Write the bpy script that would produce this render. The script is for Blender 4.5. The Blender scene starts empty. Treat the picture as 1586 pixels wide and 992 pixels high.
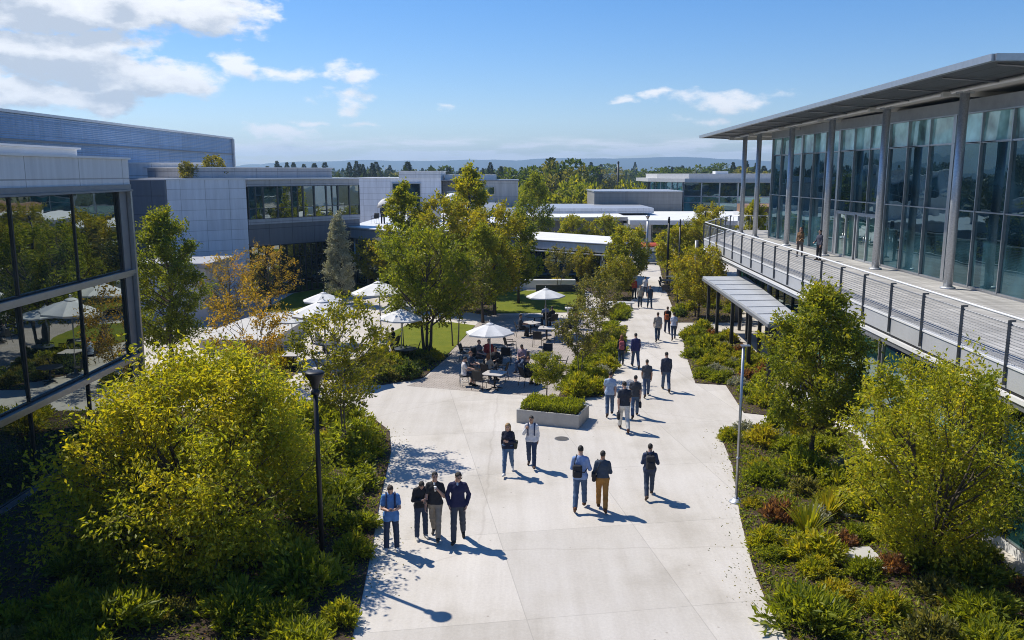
import bpy, bmesh, math, random
import numpy as np
from mathutils import Vector, Matrix
from mathutils.geometry import tessellate_polygon
C = bpy.context.scene.collection
R = math.radians
HC = 9.4; FP = 1300.0; PITCH = math.atan(228/1300)
CP, SP = math.cos(PITCH), math.sin(PITCH)

def G(u, v, z=0.0):
    """measured photo position -> point on the level plane at height z"""
    yc = (496-v)/FP; xc = (u-793)/FP
    t = (HC-z)/(SP-CP*yc)
    return (xc*t, (CP+SP*yc)*t)
def PX(x, y, z):
    dz = z-HC
    f = y*CP-dz*SP; up = y*SP+dz*CP
    return (793+FP*x/f, 496-FP*up/f)

# ------------------------------------------------------------ mesh helpers
class MB:
    def __init__(s): s.v=[]; s.f=[]; s.m=[]; s.s=[]
    def add(s, vs, fs, m=0, sm=False):
        o=len(s.v); s.v+= [tuple(p) for p in vs]
        for f in fs: s.f.append([i+o for i in f]); s.m.append(m); s.s.append(sm)
        return s
    def quad(s, a,b,c,d, m=0): return s.add([a,b,c,d],[(0,1,2,3)],m)
    def box(s, c, size, m=0, rz=0.0, M=None):
        x,y,z=[k/2 for k in size]
        vs=[Vector((i*x,j*y,k*z)) for k in (-1,1) for j in (-1,1) for i in (-1,1)]
        if M is None: M=Matrix.Rotation(rz,3,'Z')
        vs=[M@p+Vector(c) for p in vs]
        return s.add(vs,[(0,2,3,1),(4,5,7,6),(0,1,5,4),(2,6,7,3),(0,4,6,2),(1,3,7,5)],m)
    def bx(s, x0,x1,y0,y1,z0,z1,m=0):
        return s.box(((x0+x1)/2,(y0+y1)/2,(z0+z1)/2),(abs(x1-x0),abs(y1-y0),abs(z1-z0)),m)
    def wallbox(s, p, q, z0, z1, th, m=0, off=0.0):
        """upright slab from p to q (x,y), thickness th, pushed by off to the left normal"""
        d=Vector((q[0]-p[0],q[1]-p[1],0)); L=d.length; a=math.atan2(d.y,d.x)
        n=Vector((-math.sin(a),math.cos(a),0))
        c=Vector(((p[0]+q[0])/2,(p[1]+q[1])/2,(z0+z1)/2))+n*off
        return s.box(c,(L,th,z1-z0),m,a)
    def prism(s, poly, z0, z1, m=0, mside=None):
        n=len(poly)
        if sum(poly[i][0]*poly[(i+1)%n][1]-poly[(i+1)%n][0]*poly[i][1] for i in range(n))<0: poly=poly[::-1]
        z0s=z0 if hasattr(z0,'__len__') else [z0]*n; z1s=z1 if hasattr(z1,'__len__') else [z1]*n
        tris=tessellate_polygon([[Vector((p[0],p[1],0)) for p in poly]])
        o=len(s.v)
        s.v+=[(p[0],p[1],z0s[i]) for i,p in enumerate(poly)]+[(p[0],p[1],z1s[i]) for i,p in enumerate(poly)]
        for t in tris:
            a,b,c=t
            ar=(poly[b][0]-poly[a][0])*(poly[c][1]-poly[a][1])-(poly[c][0]-poly[a][0])*(poly[b][1]-poly[a][1])
            if ar<0: b,c=c,b
            s.f.append([o+n+a,o+n+b,o+n+c]); s.m.append(m); s.s.append(False)
            s.f.append([o+a,o+c,o+b]); s.m.append(m); s.s.append(False)
        for i in range(n):
            j=(i+1)%n
            s.f.append([o+i,o+j,o+n+j,o+n+i]); s.m.append(m if mside is None else mside); s.s.append(False)
        return s
    def tube(s, pts, rad, n=8, m=0, cap=True, sm=True):
        pts=[Vector(p) for p in pts]
        if not hasattr(rad,'__len__'): rad=[rad]*len(pts)
        o=len(s.v); up=None
        for i,p in enumerate(pts):
            d=(pts[min(i+1,len(pts)-1)]-pts[max(i-1,0)]).normalized()
            if up is None:
                up=Vector((0,0,1)) if abs(d.z)<.9 else Vector((0,1,0))
            x=d.cross(up).normalized(); y=x.cross(d).normalized(); up=y
            for k in range(n):
                a=2*math.pi*k/n
                s.v.append(tuple(p+(x*math.cos(a)+y*math.sin(a))*rad[i]))
        for i in range(len(pts)-1):
            for k in range(n):
                k2=(k+1)%n
                s.f.append([o+i*n+k,o+i*n+k2,o+(i+1)*n+k2,o+(i+1)*n+k]); s.m.append(m); s.s.append(sm)
        if cap:
            s.f.append([o+k for k in range(n)][::-1]); s.m.append(m); s.s.append(False)
            e=o+(len(pts)-1)*n
            s.f.append([e+k for k in range(n)]); s.m.append(m); s.s.append(False)
        return s
    def lathe(s, prof, n=16, c=(0,0,0), m=0, sm=True):
        o=len(s.v)
        for r,z in prof:
            for k in range(n):
                a=2*math.pi*k/n
                s.v.append((c[0]+r*math.cos(a),c[1]+r*math.sin(a),c[2]+z))
        for i in range(len(prof)-1):
            for k in range(n):
                k2=(k+1)%n
                s.f.append([o+i*n+k,o+i*n+k2,o+(i+1)*n+k2,o+(i+1)*n+k]); s.m.append(m); s.s.append(sm)
        s.f.append([o+k for k in range(n)][::-1]); s.m.append(m); s.s.append(False)
        e=o+(len(prof)-1)*n
        s.f.append([e+k for k in range(n)]); s.m.append(m); s.s.append(False)
        return s
    def mesh(s, name, mats):
        me=bpy.data.meshes.new(name); me.from_pydata(s.v,[],s.f); me.update()
        for m in (mats if isinstance(mats,(list,tuple)) else [mats]): me.materials.append(m)
        me.polygons.foreach_set('material_index',s.m); me.polygons.foreach_set('use_smooth',s.s)
        uv=me.uv_layers.new(name='UVMap')
        co=np.array(s.v)
        out=np.zeros((len(me.loops),2),np.float32)
        for p in me.polygons:
            n=p.normal
            idx=list(p.vertices); pts=co[idx]
            if abs(n.z)>.75: q=pts[:,:2]
            else:
                l=math.hypot(n.x,n.y) or 1
                q=np.stack([pts[:,0]*(-n.y/l)+pts[:,1]*(n.x/l),pts[:,2]],1)
            out[p.loop_start:p.loop_start+len(idx)]=q
        uv.data.foreach_set('uv',out.ravel())
        return me
    def build(s, name, mats, parent=None):
        o=bpy.data.objects.new(name,s.mesh(name,mats)); C.objects.link(o)
        if parent is not None: o.parent=parent
        return o

def tag(o, label=None, cat=None, group=None, kind=None):
    if label: o['label']=label
    if cat: o['category']=cat
    if group: o['group']=group
    if kind: o['kind']=kind
    return o
def empty(name, loc=(0,0,0), rz=0.0, label=None, cat=None, group=None):
    o=bpy.data.objects.new(name,None); C.objects.link(o)
    o.location=loc; o.rotation_euler=(0,0,rz); o.empty_display_size=.2
    return tag(o,label,cat,group)
def copy_tree(o, parent=None):
    c=o.copy(); C.objects.link(c)
    if parent is not None: c.parent=parent
    for ch in list(o.children): copy_tree(ch,c)
    return c
def np_mesh(name, V, F, mats, attr=None, smooth=False, matidx=None):
    """quads/tris arrays -> mesh, quickly"""
    me=bpy.data.meshes.new(name)
    n=len(V); k=F.shape[1]; m=len(F)
    me.vertices.add(n); me.vertices.foreach_set('co',np.ascontiguousarray(V,np.float32).ravel())
    me.loops.add(m*k); me.loops.foreach_set('vertex_index',np.ascontiguousarray(F,np.int32).ravel())
    me.polygons.add(m)
    me.polygons.foreach_set('loop_start',np.arange(0,m*k,k,dtype=np.int32))
    me.polygons.foreach_set('loop_total',np.full(m,k,np.int32))
    for q in (mats if isinstance(mats,(list,tuple)) else [mats]): me.materials.append(q)
    if matidx is not None: me.polygons.foreach_set('material_index',np.asarray(matidx,np.int32))
    me.polygons.foreach_set('use_smooth',np.full(m,smooth,bool))
    if attr is not None:
        a=me.attributes.new('rnd','FLOAT','FACE'); a.data.foreach_set('value',np.asarray(attr,np.float32))
    me.update(calc_edges=True); me.validate()
    return me

# ------------------------------------------------------------ materials
def _nt(name):
    m=bpy.data.materials.new(name); m.use_nodes=True
    nt=m.node_tree; b=nt.nodes['Principled BSDF']; return m,nt,b
def N(nt,t,**kw):
    n=nt.nodes.new(t)
    for k,v in kw.items():
        if k.startswith('i_'):
            key=k[2:]; n.inputs[int(key) if key.isdigit() else key.replace('_',' ')].default_value=v
        else: setattr(n,k,v)
    return n
def col(c): return (c[0],c[1],c[2],1)
def mul(c,f): return tuple(min(1,x*f) for x in c)
def ramp(nt, stops):
    r=nt.nodes.new('ShaderNodeValToRGB'); e=r.color_ramp.elements
    e[0].position,e[0].color=stops[0][0],col(stops[0][1]); e[1].position,e[1].color=stops[-1][0],col(stops[-1][1])
    for p,c in stops[1:-1]:
        k=e.new(p); k.color=col(c)
    return r
_mats={}
def mat(name, c, rough=.6, metal=0.0, var=.12, scale=3.0, bump=.0, spec=None):
    """plain material with a little uneven tone and roughness"""
    if name in _mats: return _mats[name]
    m,nt,b=_nt(name); L=nt.links
    tc=N(nt,'ShaderNodeTexCoord'); nz=N(nt,'ShaderNodeTexNoise',i_Scale=scale,i_Detail=6.0,i_Roughness=.6)
    L.new(tc.outputs['Object'],nz.inputs['Vector'])
    r=ramp(nt,[(.25,mul(c,1-var)),(.75,mul(c,1+var))])
    L.new(nz.outputs['Fac'],r.inputs['Fac']); L.new(r.outputs['Color'],b.inputs['Base Color'])
    b.inputs['Roughness'].default_value=rough; b.inputs['Metallic'].default_value=metal
    if spec is not None: b.inputs['Specular IOR Level'].default_value=spec
    if bump:
        bp=N(nt,'ShaderNodeBump',i_Strength=bump,i_Distance=.02); n2=N(nt,'ShaderNodeTexNoise',i_Scale=scale*8,i_Detail=5.0)
        L.new(tc.outputs['Object'],n2.inputs['Vector']); L.new(n2.outputs['Fac'],bp.inputs['Height']); L.new(bp.outputs['Normal'],b.inputs['Normal'])
    _mats[name]=m; return m
def panel_mat(name, c, w, h, joint=.012, rough=.45, metal=0.3, var=.05, dark=.55, offset=0.0, streak=.13, ribs=0.0):
    """cladding panels in UV metres with joints, slight tone differences per panel and rain streaks"""
    if name in _mats: return _mats[name]
    m,nt,b=_nt(name); L=nt.links
    uv=N(nt,'ShaderNodeUVMap'); uv.uv_map='UVMap'
    br=N(nt,'ShaderNodeTexBrick',offset=offset,i_Scale=1.0); br.squash=1.0
    br.inputs['Brick Width'].default_value=w; br.inputs['Row Height'].default_value=h
    br.inputs['Mortar Size'].default_value=joint; br.inputs['Mortar Smooth'].default_value=.1; br.inputs['Bias'].default_value=0
    br.inputs['Color1'].default_value=col(mul(c,1-var)); br.inputs['Color2'].default_value=col(mul(c,1+var)); br.inputs['Mortar'].default_value=col(mul(c,dark))
    L.new(uv.outputs['UV'],br.inputs['Vector'])
    mp=N(nt,'ShaderNodeMapping'); mp.inputs['Scale'].default_value=(2.2,.18,1); L.new(uv.outputs['UV'],mp.inputs['Vector'])
    nz=N(nt,'ShaderNodeTexNoise',i_Scale=1.2,i_Detail=7.0,i_Roughness=.65); L.new(mp.outputs['Vector'],nz.inputs['Vector'])
    r=ramp(nt,[(.3,(1-streak,)*3),(.7,(1+streak,)*3)]); L.new(nz.outputs['Fac'],r.inputs['Fac'])
    mx=N(nt,'ShaderNodeMixRGB',blend_type='MULTIPLY',i_Fac=1.0)
    L.new(br.outputs['Color'],mx.inputs['Color1']); L.new(r.outputs['Color'],mx.inputs['Color2']); L.new(mx.outputs['Color'],b.inputs['Base Color'])
    b.inputs['Roughness'].default_value=rough; b.inputs['Metallic'].default_value=metal
    bp=N(nt,'ShaderNodeBump',i_Strength=.5,i_Distance=.02)
    L.new(br.outputs['Fac'],bp.inputs['Height']); bp.invert=True
    if ribs:
        wv=N(nt,'ShaderNodeTexWave',bands_direction='Y',i_Scale=ribs); L.new(uv.outputs['UV'],wv.inputs['Vector'])
        b2=N(nt,'ShaderNodeBump',i_Strength=.6,i_Distance=.03); L.new(wv.outputs['Fac'],b2.inputs['Height']); L.new(bp.outputs['Normal'],b2.inputs['Normal']); L.new(b2.outputs['Normal'],b.inputs['Normal'])
    else: L.new(bp.outputs['Normal'],b.inputs['Normal'])
    _mats[name]=m; return m
def glass_mat(name, tint, refl=.35, dark=.03, wob=.25, tone=(1,1,1), fk=.75):
    """coated facade glass: dark tinted body, strong mirror layer growing at grazing angles, slightly wavy panes"""
    if name in _mats: return _mats[name]
    m,nt,b=_nt(name); L=nt.links
    out=nt.nodes['Material Output']
    tc=N(nt,'ShaderNodeTexCoord')
    nz=N(nt,'ShaderNodeTexNoise',i_Scale=.55,i_Detail=2.0); L.new(tc.outputs['Object'],nz.inputs['Vector'])
    bp=N(nt,'ShaderNodeBump',i_Strength=wob,i_Distance=.05); L.new(nz.outputs['Fac'],bp.inputs['Height'])
    n2=N(nt,'ShaderNodeTexNoise',i_Scale=.7,i_Detail=3.0); L.new(tc.outputs['Object'],n2.inputs['Vector'])
    r=ramp(nt,[(.33,mul(tint,.25)),(.5,tint),(.68,mul(tint,2.0))]); L.new(n2.outputs['Fac'],r.inputs['Fac'])
    L.new(r.outputs['Color'],b.inputs['Base Color']); b.inputs['Roughness'].default_value=.3; b.inputs['Specular IOR Level'].default_value=0
    gl=N(nt,'ShaderNodeBsdfGlossy'); gl.inputs['Roughness'].default_value=.012; gl.inputs['Color'].default_value=col(tone)
    L.new(bp.outputs['Normal'],gl.inputs['Normal'])
    fr=N(nt,'ShaderNodeFresnel',i_IOR=1.5); L.new(bp.outputs['Normal'],fr.inputs['Normal'])
    ma=N(nt,'ShaderNodeMath',operation='MULTIPLY_ADD',use_clamp=True); ma.inputs[1].default_value=fk; ma.inputs[2].default_value=refl
    L.new(fr.outputs['Fac'],ma.inputs[0])
    mx=N(nt,'ShaderNodeMixShader'); L.new(ma.outputs[0],mx.inputs['Fac']); L.new(b.outputs['BSDF'],mx.inputs[1]); L.new(gl.outputs['BSDF'],mx.inputs[2])
    L.new(mx.outputs['Shader'],out.inputs['Surface'])
    _mats[name]=m; return m
def clear_glass(name, tint=(.75,.9,.88), refl=.06):
    if name in _mats: return _mats[name]
    m,nt,b=_nt(name); L=nt.links; out=nt.nodes['Material Output']
    tr=N(nt,'ShaderNodeBsdfTransparent'); tr.inputs['Color'].default_value=col(tint)
    gl=N(nt,'ShaderNodeBsdfGlossy'); gl.inputs['Roughness'].default_value=.01
    tc=N(nt,'ShaderNodeTexCoord'); nz=N(nt,'ShaderNodeTexNoise',i_Scale=.5,i_Detail=2.0); L.new(tc.outputs['Object'],nz.inputs['Vector'])
    bp=N(nt,'ShaderNodeBump',i_Strength=.15,i_Distance=.05); L.new(nz.outputs['Fac'],bp.inputs['Height']); L.new(bp.outputs['Normal'],gl.inputs['Normal'])
    fr=N(nt,'ShaderNodeFresnel',i_IOR=1.5)
    ma=N(nt,'ShaderNodeMath',operation='MULTIPLY_ADD',use_clamp=True); ma.inputs[1].default_value=.8; ma.inputs[2].default_value=refl
    L.new(fr.outputs['Fac'],ma.inputs[0])
    mx=N(nt,'ShaderNodeMixShader'); L.new(ma.outputs[0],mx.inputs['Fac']); L.new(tr.outputs['BSDF'],mx.inputs[1]); L.new(gl.outputs['BSDF'],mx.inputs[2])
    L.new(mx.outputs['Shader'],out.inputs['Surface']); _mats[name]=m; return m
LK=1.95
def leaf_mat(name, cols, trans=.46, rough=.5):
    """leaf tones picked per leaf; light passes through the blade"""
    if name in _mats: return _mats[name]
    m,nt,b=_nt(name); L=nt.links; out=nt.nodes['Material Output']
    at=N(nt,'ShaderNodeAttribute',attribute_name='rnd')
    oi=N(nt,'ShaderNodeObjectInfo')
    ad=N(nt,'ShaderNodeMath',operation='MULTIPLY_ADD'); ad.inputs[1].default_value=.22; L.new(oi.outputs['Random'],ad.inputs[0]); 
    sb=N(nt,'ShaderNodeMath',operation='SUBTRACT',use_clamp=True); sb.inputs[1].default_value=.11
    L.new(at.outputs['Fac'],ad.inputs[2]); L.new(ad.outputs[0],sb.inputs[0])
    r=ramp(nt,[(i/(len(cols)-1),c) for i,c in enumerate([(q[0]*LK*1.0,q[1]*LK*.98,q[2]*LK*1.0) for q in cols])]); L.new(sb.outputs[0],r.inputs['Fac'])
    L.new(r.outputs['Color'],b.inputs['Base Color']); b.inputs['Roughness'].default_value=rough; b.inputs['Specular IOR Level'].default_value=.35
    tl=N(nt,'ShaderNodeBsdfTranslucent')
    g=N(nt,'ShaderNodeMixRGB',blend_type='MULTIPLY',i_Fac=1.0); g.inputs['Color2'].default_value=(1.9,1.75,.8,1); L.new(r.outputs['Color'],g.inputs['Color1']); L.new(g.outputs['Color'],tl.inputs['Color'])
    mx=N(nt,'ShaderNodeMixShader'); mx.inputs['Fac'].default_value=trans
    L.new(b.outputs['BSDF'],mx.inputs[1]); L.new(tl.outputs['BSDF'],mx.inputs[2]); L.new(mx.outputs['Shader'],out.inputs['Surface'])
    _mats[name]=m; return m

def ground_mat(name, cols, scale, rough=.9, bump=.3, detail=8.0, fine=30.0):
    if name in _mats: return _mats[name]
    m,nt,b=_nt(name); L=nt.links
    tc=N(nt,'ShaderNodeTexCoord')
    n1=N(nt,'ShaderNodeTexNoise',i_Scale=scale,i_Detail=detail,i_Roughness=.65); L.new(tc.outputs['Object'],n1.inputs['Vector'])
    n2=N(nt,'ShaderNodeTexNoise',i_Scale=fine,i_Detail=4.0,i_Roughness=.7); L.new(tc.outputs['Object'],n2.inputs['Vector'])
    ad=N(nt,'ShaderNodeMath',operation='MULTIPLY_ADD'); ad.inputs[1].default_value=.5; L.new(n2.outputs['Fac'],ad.inputs[0])
    hf=N(nt,'ShaderNodeMath',operation='MULTIPLY'); hf.inputs[1].default_value=.5; L.new(n1.outputs['Fac'],hf.inputs[0]); L.new(hf.outputs[0],ad.inputs[2])
    st=[(.3+.4*i/(len(cols)-1),c) for i,c in enumerate(cols)]
    r=ramp(nt,st); L.new(ad.outputs[0],r.inputs['Fac']); L.new(r.outputs['Color'],b.inputs['Base Color'])
    b.inputs['Roughness'].default_value=rough; b.inputs['Specular IOR Level'].default_value=.2
    bp=N(nt,'ShaderNodeBump',i_Strength=bump,i_Distance=.05); L.new(n2.outputs['Fac'],bp.inputs['Height']); L.new(bp.outputs['Normal'],b.inputs['Normal'])
    _mats[name]=m; return m

def concrete_mat(name, c, ang, gx, gy, jw=.013, ox=0, oy=0):
    """cast slabs with saw-cut joints (turned by ang), blotchy stains and fine grain"""
    if name in _mats: return _mats[name]
    m,nt,b=_nt(name); L=nt.links
    tc=N(nt,'ShaderNodeTexCoord')
    mp=N(nt,'ShaderNodeMapping'); mp.inputs['Rotation'].default_value=(0,0,ang); mp.inputs['Location'].default_value=(ox,oy,0); L.new(tc.outputs['Object'],mp.inputs['Vector'])
    br=N(nt,'ShaderNodeTexBrick',offset=.0,i_Scale=1.0); br.inputs['Brick Width'].default_value=gx; br.inputs['Row Height'].default_value=gy
    br.inputs['Mortar Size'].default_value=jw; br.inputs['Mortar Smooth'].default_value=.2
    br.inputs['Color1'].default_value=col(mul(c,.92)); br.inputs['Color2'].default_value=col(mul(c,1.04)); br.inputs['Mortar'].default_value=col(mul(c,.78))
    L.new(mp.outputs['Vector'],br.inputs['Vector'])
    n1=N(nt,'ShaderNodeTexNoise',i_Scale=.35,i_Detail=9.0,i_Roughness=.62); L.new(tc.outputs['Object'],n1.inputs['Vector'])
    r1=ramp(nt,[(.3,(.80,.785,.75)),(.47,(.96,.955,.94)),(.58,(1,1,1)),(.8,(1.05,1.05,1.05))]); L.new(n1.outputs['Fac'],r1.inputs['Fac'])
    n2=N(nt,'ShaderNodeTexNoise',i_Scale=14.0,i_Detail=6.0,i_Roughness=.75); L.new(tc.outputs['Object'],n2.inputs['Vector'])
    r2=ramp(nt,[(.3,(.9,.9,.9)),(.7,(1.06,1.06,1.06))]); L.new(n2.outputs['Fac'],r2.inputs['Fac'])
    a=N(nt,'ShaderNodeMixRGB',blend_type='MULTIPLY',i_Fac=1.0); L.new(br.outputs['Color'],a.inputs['Color1']); L.new(r1.outputs['Color'],a.inputs['Color2'])
    d=N(nt,'ShaderNodeMixRGB',blend_type='MULTIPLY',i_Fac=1.0); L.new(a.outputs['Color'],d.inputs['Color1']); L.new(r2.outputs['Color'],d.inputs['Color2'])
    vo=N(nt,'ShaderNodeTexVoronoi',i_Scale=1.7,i_Randomness=1.0); L.new(tc.outputs['Object'],vo.inputs['Vector'])
    r3=ramp(nt,[(.035,(.70,.68,.66)),(.06,(1,1,1))]); L.new(vo.outputs['Distance'],r3.inputs['Fac'])        # gum and oil spots
    ck=N(nt,'ShaderNodeTexVoronoi',feature='DISTANCE_TO_EDGE',i_Scale=.11); wn=N(nt,'ShaderNodeTexNoise',i_Scale=1.1,i_Detail=6.0); L.new(tc.outputs['Object'],wn.inputs['Vector'])
    wm=N(nt,'ShaderNodeMixRGB',i_Fac=.22); L.new(tc.outputs['Object'],wm.inputs['Color1']); L.new(wn.outputs['Color'],wm.inputs['Color2']); L.new(wm.outputs['Color'],ck.inputs['Vector'])
    r4=ramp(nt,[(.0,(.88,.87,.86)),(.0012,(1,1,1))]); L.new(ck.outputs['Distance'],r4.inputs['Fac'])       # hairline cracks
    mp2=N(nt,'ShaderNodeMapping'); mp2.inputs['Rotation'].default_value=(0,0,ang); mp2.inputs['Scale'].default_value=(1.6,.12,1); L.new(tc.outputs['Object'],mp2.inputs['Vector'])
    n5=N(nt,'ShaderNodeTexNoise',i_Scale=1.0,i_Detail=8.0,i_Roughness=.7); L.new(mp2.outputs['Vector'],n5.inputs['Vector']); r5=ramp(nt,[(.35,(.91,.90,.885)),(.6,(1.02,1.02,1.02))]); L.new(n5.outputs['Fac'],r5.inputs['Fac'])
    for rr in (r3,r4,r5):
        d2=N(nt,'ShaderNodeMixRGB',blend_type='MULTIPLY',i_Fac=1.0); L.new(d.outputs['Color'],d2.inputs['Color1']); L.new(rr.outputs['Color'],d2.inputs['Color2']); d=d2
    L.new(d.outputs['Color'],b.inputs['Base Color']); b.inputs['Roughness'].default_value=.8; b.inputs['Specular IOR Level'].default_value=.3
    bp=N(nt,'ShaderNodeBump',i_Strength=.12,i_Distance=.02); L.new(n2.outputs['Fac'],bp.inputs['Height']); L.new(bp.outputs['Normal'],b.inputs['Normal'])
    _mats[name]=m; return m

def brick_mat(name, c1, c2, w, h, ang):
    if name in _mats: return _mats[name]
    m,nt,b=_nt(name); L=nt.links
    tc=N(nt,'ShaderNodeTexCoord'); mp=N(nt,'ShaderNodeMapping'); mp.inputs['Rotation'].default_value=(0,0,ang); L.new(tc.outputs['Object'],mp.inputs['Vector'])
    br=N(nt,'ShaderNodeTexBrick',i_Scale=1.0); br.inputs['Brick Width'].default_value=w; br.inputs['Row Height'].default_value=h; br.inputs['Mortar Size'].default_value=.012
    br.inputs['Color1'].default_value=col(c1); br.inputs['Color2'].default_value=col(c2); br.inputs['Mortar'].default_value=col(mul(c1,.55)); L.new(mp.outputs['Vector'],br.inputs['Vector'])
    n1=N(nt,'ShaderNodeTexNoise',i_Scale=.8,i_Detail=8.0); L.new(tc.outputs['Object'],n1.inputs['Vector']); r1=ramp(nt,[(.3,(.85,.84,.82)),(.7,(1.08,1.06,1.05))]); L.new(n1.outputs['Fac'],r1.inputs['Fac'])
    a=N(nt,'ShaderNodeMixRGB',blend_type='MULTIPLY',i_Fac=1.0); L.new(br.outputs['Color'],a.inputs['Color1']); L.new(r1.outputs['Color'],a.inputs['Color2']); L.new(a.outputs['Color'],b.inputs['Base Color'])
    b.inputs['Roughness'].default_value=.85
    _mats[name]=m; return m
EXPO=0.40; HAZE=0.00026; DENO=True
# ------------------------------------------------------------ world, sun, camera
sc=bpy.context.scene
SUN_EL=R(52.5); SUN_AZ=math.atan2(-.81,.58)
SUN=Vector((math.sin(SUN_AZ)*math.cos(SUN_EL),math.cos(SUN_AZ)*math.cos(SUN_EL),math.sin(SUN_EL)))
def make_world():
    w=bpy.data.worlds.new('World'); sc.world=w; w.use_nodes=True
    nt=w.node_tree; L=nt.links; bg=nt.nodes['Background']
    sky=N(nt,'ShaderNodeTexSky',sky_type='NISHITA'); sky.sun_disc=False
    sky.sun_elevation=SUN_EL; sky.sun_rotation=SUN_AZ; sky.altitude=50; sky.air_density=1.0; sky.dust_density=.15; sky.ozone_density=3.0
    hs=N(nt,'ShaderNodeHueSaturation'); hs.inputs['Saturation'].default_value=SKY_SAT; hs.inputs['Value'].default_value=1.0; L.new(sky.outputs['Color'],hs.inputs['Color'])
    tn=N(nt,'ShaderNodeMixRGB',blend_type='MULTIPLY',i_Fac=1.0); tn.inputs['Color2'].default_value=(.97,.965,1.12,1); L.new(hs.outputs['Color'],tn.inputs['Color1']); hs=tn
    # clouds live at fixed directions of the sky: azimuth / elevation of each bank
    g=bpy.data.node_groups.new('cloud_cover','ShaderNodeTree')
    g.interface.new_socket('az',in_out='INPUT',socket_type='NodeSocketFloat'); g.interface.new_socket('el',in_out='INPUT',socket_type='NodeSocketFloat')
    g.interface.new_socket('cover',in_out='OUTPUT',socket_type='NodeSocketFloat')
    gi=g.nodes.new('NodeGroupInput'); go=g.nodes.new('NodeGroupOutput'); GL=g.links
    def M(op,a,b=None,cl=False):
        n=g.nodes.new('ShaderNodeMath'); n.operation=op; n.use_clamp=cl
        for i,x in enumerate((a,b)):
            if x is None: continue
            if isinstance(x,(int,float)): n.inputs[i].default_value=x
            else: GL.new(x,n.inputs[i])
        return n.outputs[0]
    az,el=gi.outputs['az'],gi.outputs['el']
    def vec(sa,se,off=0.):
        c=g.nodes.new('ShaderNodeCombineXYZ'); GL.new(M('MULTIPLY',az,sa),c.inputs[0]); GL.new(M('MULTIPLY',el,se),c.inputs[1]); c.inputs[2].default_value=off; return c.outputs[0]
    warp=g.nodes.new('ShaderNodeTexNoise'); warp.inputs['Scale'].default_value=1; warp.inputs['Detail'].default_value=5; GL.new(vec(14,26,3.),warp.inputs['Vector'])
    wv=M('MULTIPLY',M('SUBTRACT',warp.outputs['Fac'],.5),.055)
    wn2=g.nodes.new('ShaderNodeTexNoise'); wn2.inputs['Scale'].default_value=1; wn2.inputs['Detail'].default_value=5; GL.new(vec(16,28,9.),wn2.inputs['Vector'])
    wu=M('MULTIPLY',M('SUBTRACT',wn2.outputs['Fac'],.5),.12)
    azw=M('ADD',az,wu); elw=M('ADD',el,wv)
    def P(u,v): return (math.atan((u-793)/FP/ (CP)), math.atan((268-v)/FP))
    mask=None
    for (u,v,ru,rv,s) in CLOUDS:
        a0,e0=P(u,v); ra=ru/FP; re=rv/FP
        dx=M('DIVIDE',M('SUBTRACT',azw,a0),ra); dy=M('DIVIDE',M('SUBTRACT',elw,e0),re)
        d=M('SQRT',M('ADD',M('MULTIPLY',dx,dx),M('MULTIPLY',dy,dy)))
        k=M('MULTIPLY',M('SUBTRACT',1.15,d),s)
        mask=k if mask is None else M('MAXIMUM',mask,k)
    nz=g.nodes.new('ShaderNodeTexNoise'); nz.inputs['Scale'].default_value=1; nz.inputs['Detail'].default_value=9; nz.inputs['Roughness'].default_value=.62
    GL.new(vec(34,70,1.),nz.inputs['Vector'])
    n2=M('MULTIPLY',M('SUBTRACT',nz.outputs['Fac'],.5),2.1)
    dens=M('ADD',M('MAXIMUM',mask,-1.0),n2)
    # thin bands low above the hills
    bz=g.nodes.new('ShaderNodeTexNoise'); bz.inputs['Scale'].default_value=1; bz.inputs['Detail'].default_value=8; bz.inputs['Roughness'].default_value=.6; GL.new(vec(13,95,5.),bz.inputs['Vector'])
    e1=math.atan(28/FP)
    bd=M('SUBTRACT',1,M('ABSOLUTE',M('DIVIDE',M('SUBTRACT',el,e1),.024)))
    band=M('MULTIPLY',M('MAXIMUM',bd,0),M('MULTIPLY',M('SUBTRACT',bz.outputs['Fac'],.40),5.0))
    dens=M('MAXIMUM',dens,M('MULTIPLY',band,1.5))
    GL.new(dens,go.inputs['cover'])
    tc=N(nt,'ShaderNodeTexCoord'); sx=N(nt,'ShaderNodeSeparateXYZ'); L.new(tc.outputs['Generated'],sx.inputs[0])
    a=N(nt,'ShaderNodeMath',operation='ARCTAN2'); L.new(sx.outputs['X'],a.inputs[0]); L.new(sx.outputs['Y'],a.inputs[1])
    e=N(nt,'ShaderNodeMath',operation='ARCSINE'); L.new(sx.outputs['Z'],e.inputs[0])
    g1=N(nt,'ShaderNodeGroup'); g1.node_tree=g; g2=N(nt,'ShaderNodeGroup'); g2.node_tree=g
    L.new(a.outputs[0],g1.inputs['az']); L.new(e.outputs[0],g1.inputs['el'])
    e2=N(nt,'ShaderNodeMath',operation='ADD'); e2.inputs[1].default_value=.018; L.new(e.outputs[0],e2.inputs[0])
    a2=N(nt,'ShaderNodeMath',operation='ADD'); a2.inputs[1].default_value=-.01; L.new(a.outputs[0],a2.inputs[0])
    L.new(a2.outputs[0],g2.inputs['az']); L.new(e2.outputs[0],g2.inputs['el'])
    al=N(nt,'ShaderNodeMapRange',interpolation_type='SMOOTHSTEP'); al.inputs['From Min'].default_value=.0; al.inputs['From Max'].default_value=.85; L.new(g1.outputs[0],al.inputs['Value'])
    shd=N(nt,'ShaderNodeMapRange'); shd.inputs['From Min'].default_value=.1; shd.inputs['From Max'].default_value=1.5; L.new(g2.outputs[0],shd.inputs['Value'])
    cc=ramp(nt,[(0,CLOUD_W),(.45,mul(CLOUD_W,.9)),(1,CLOUD_G)])
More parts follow.
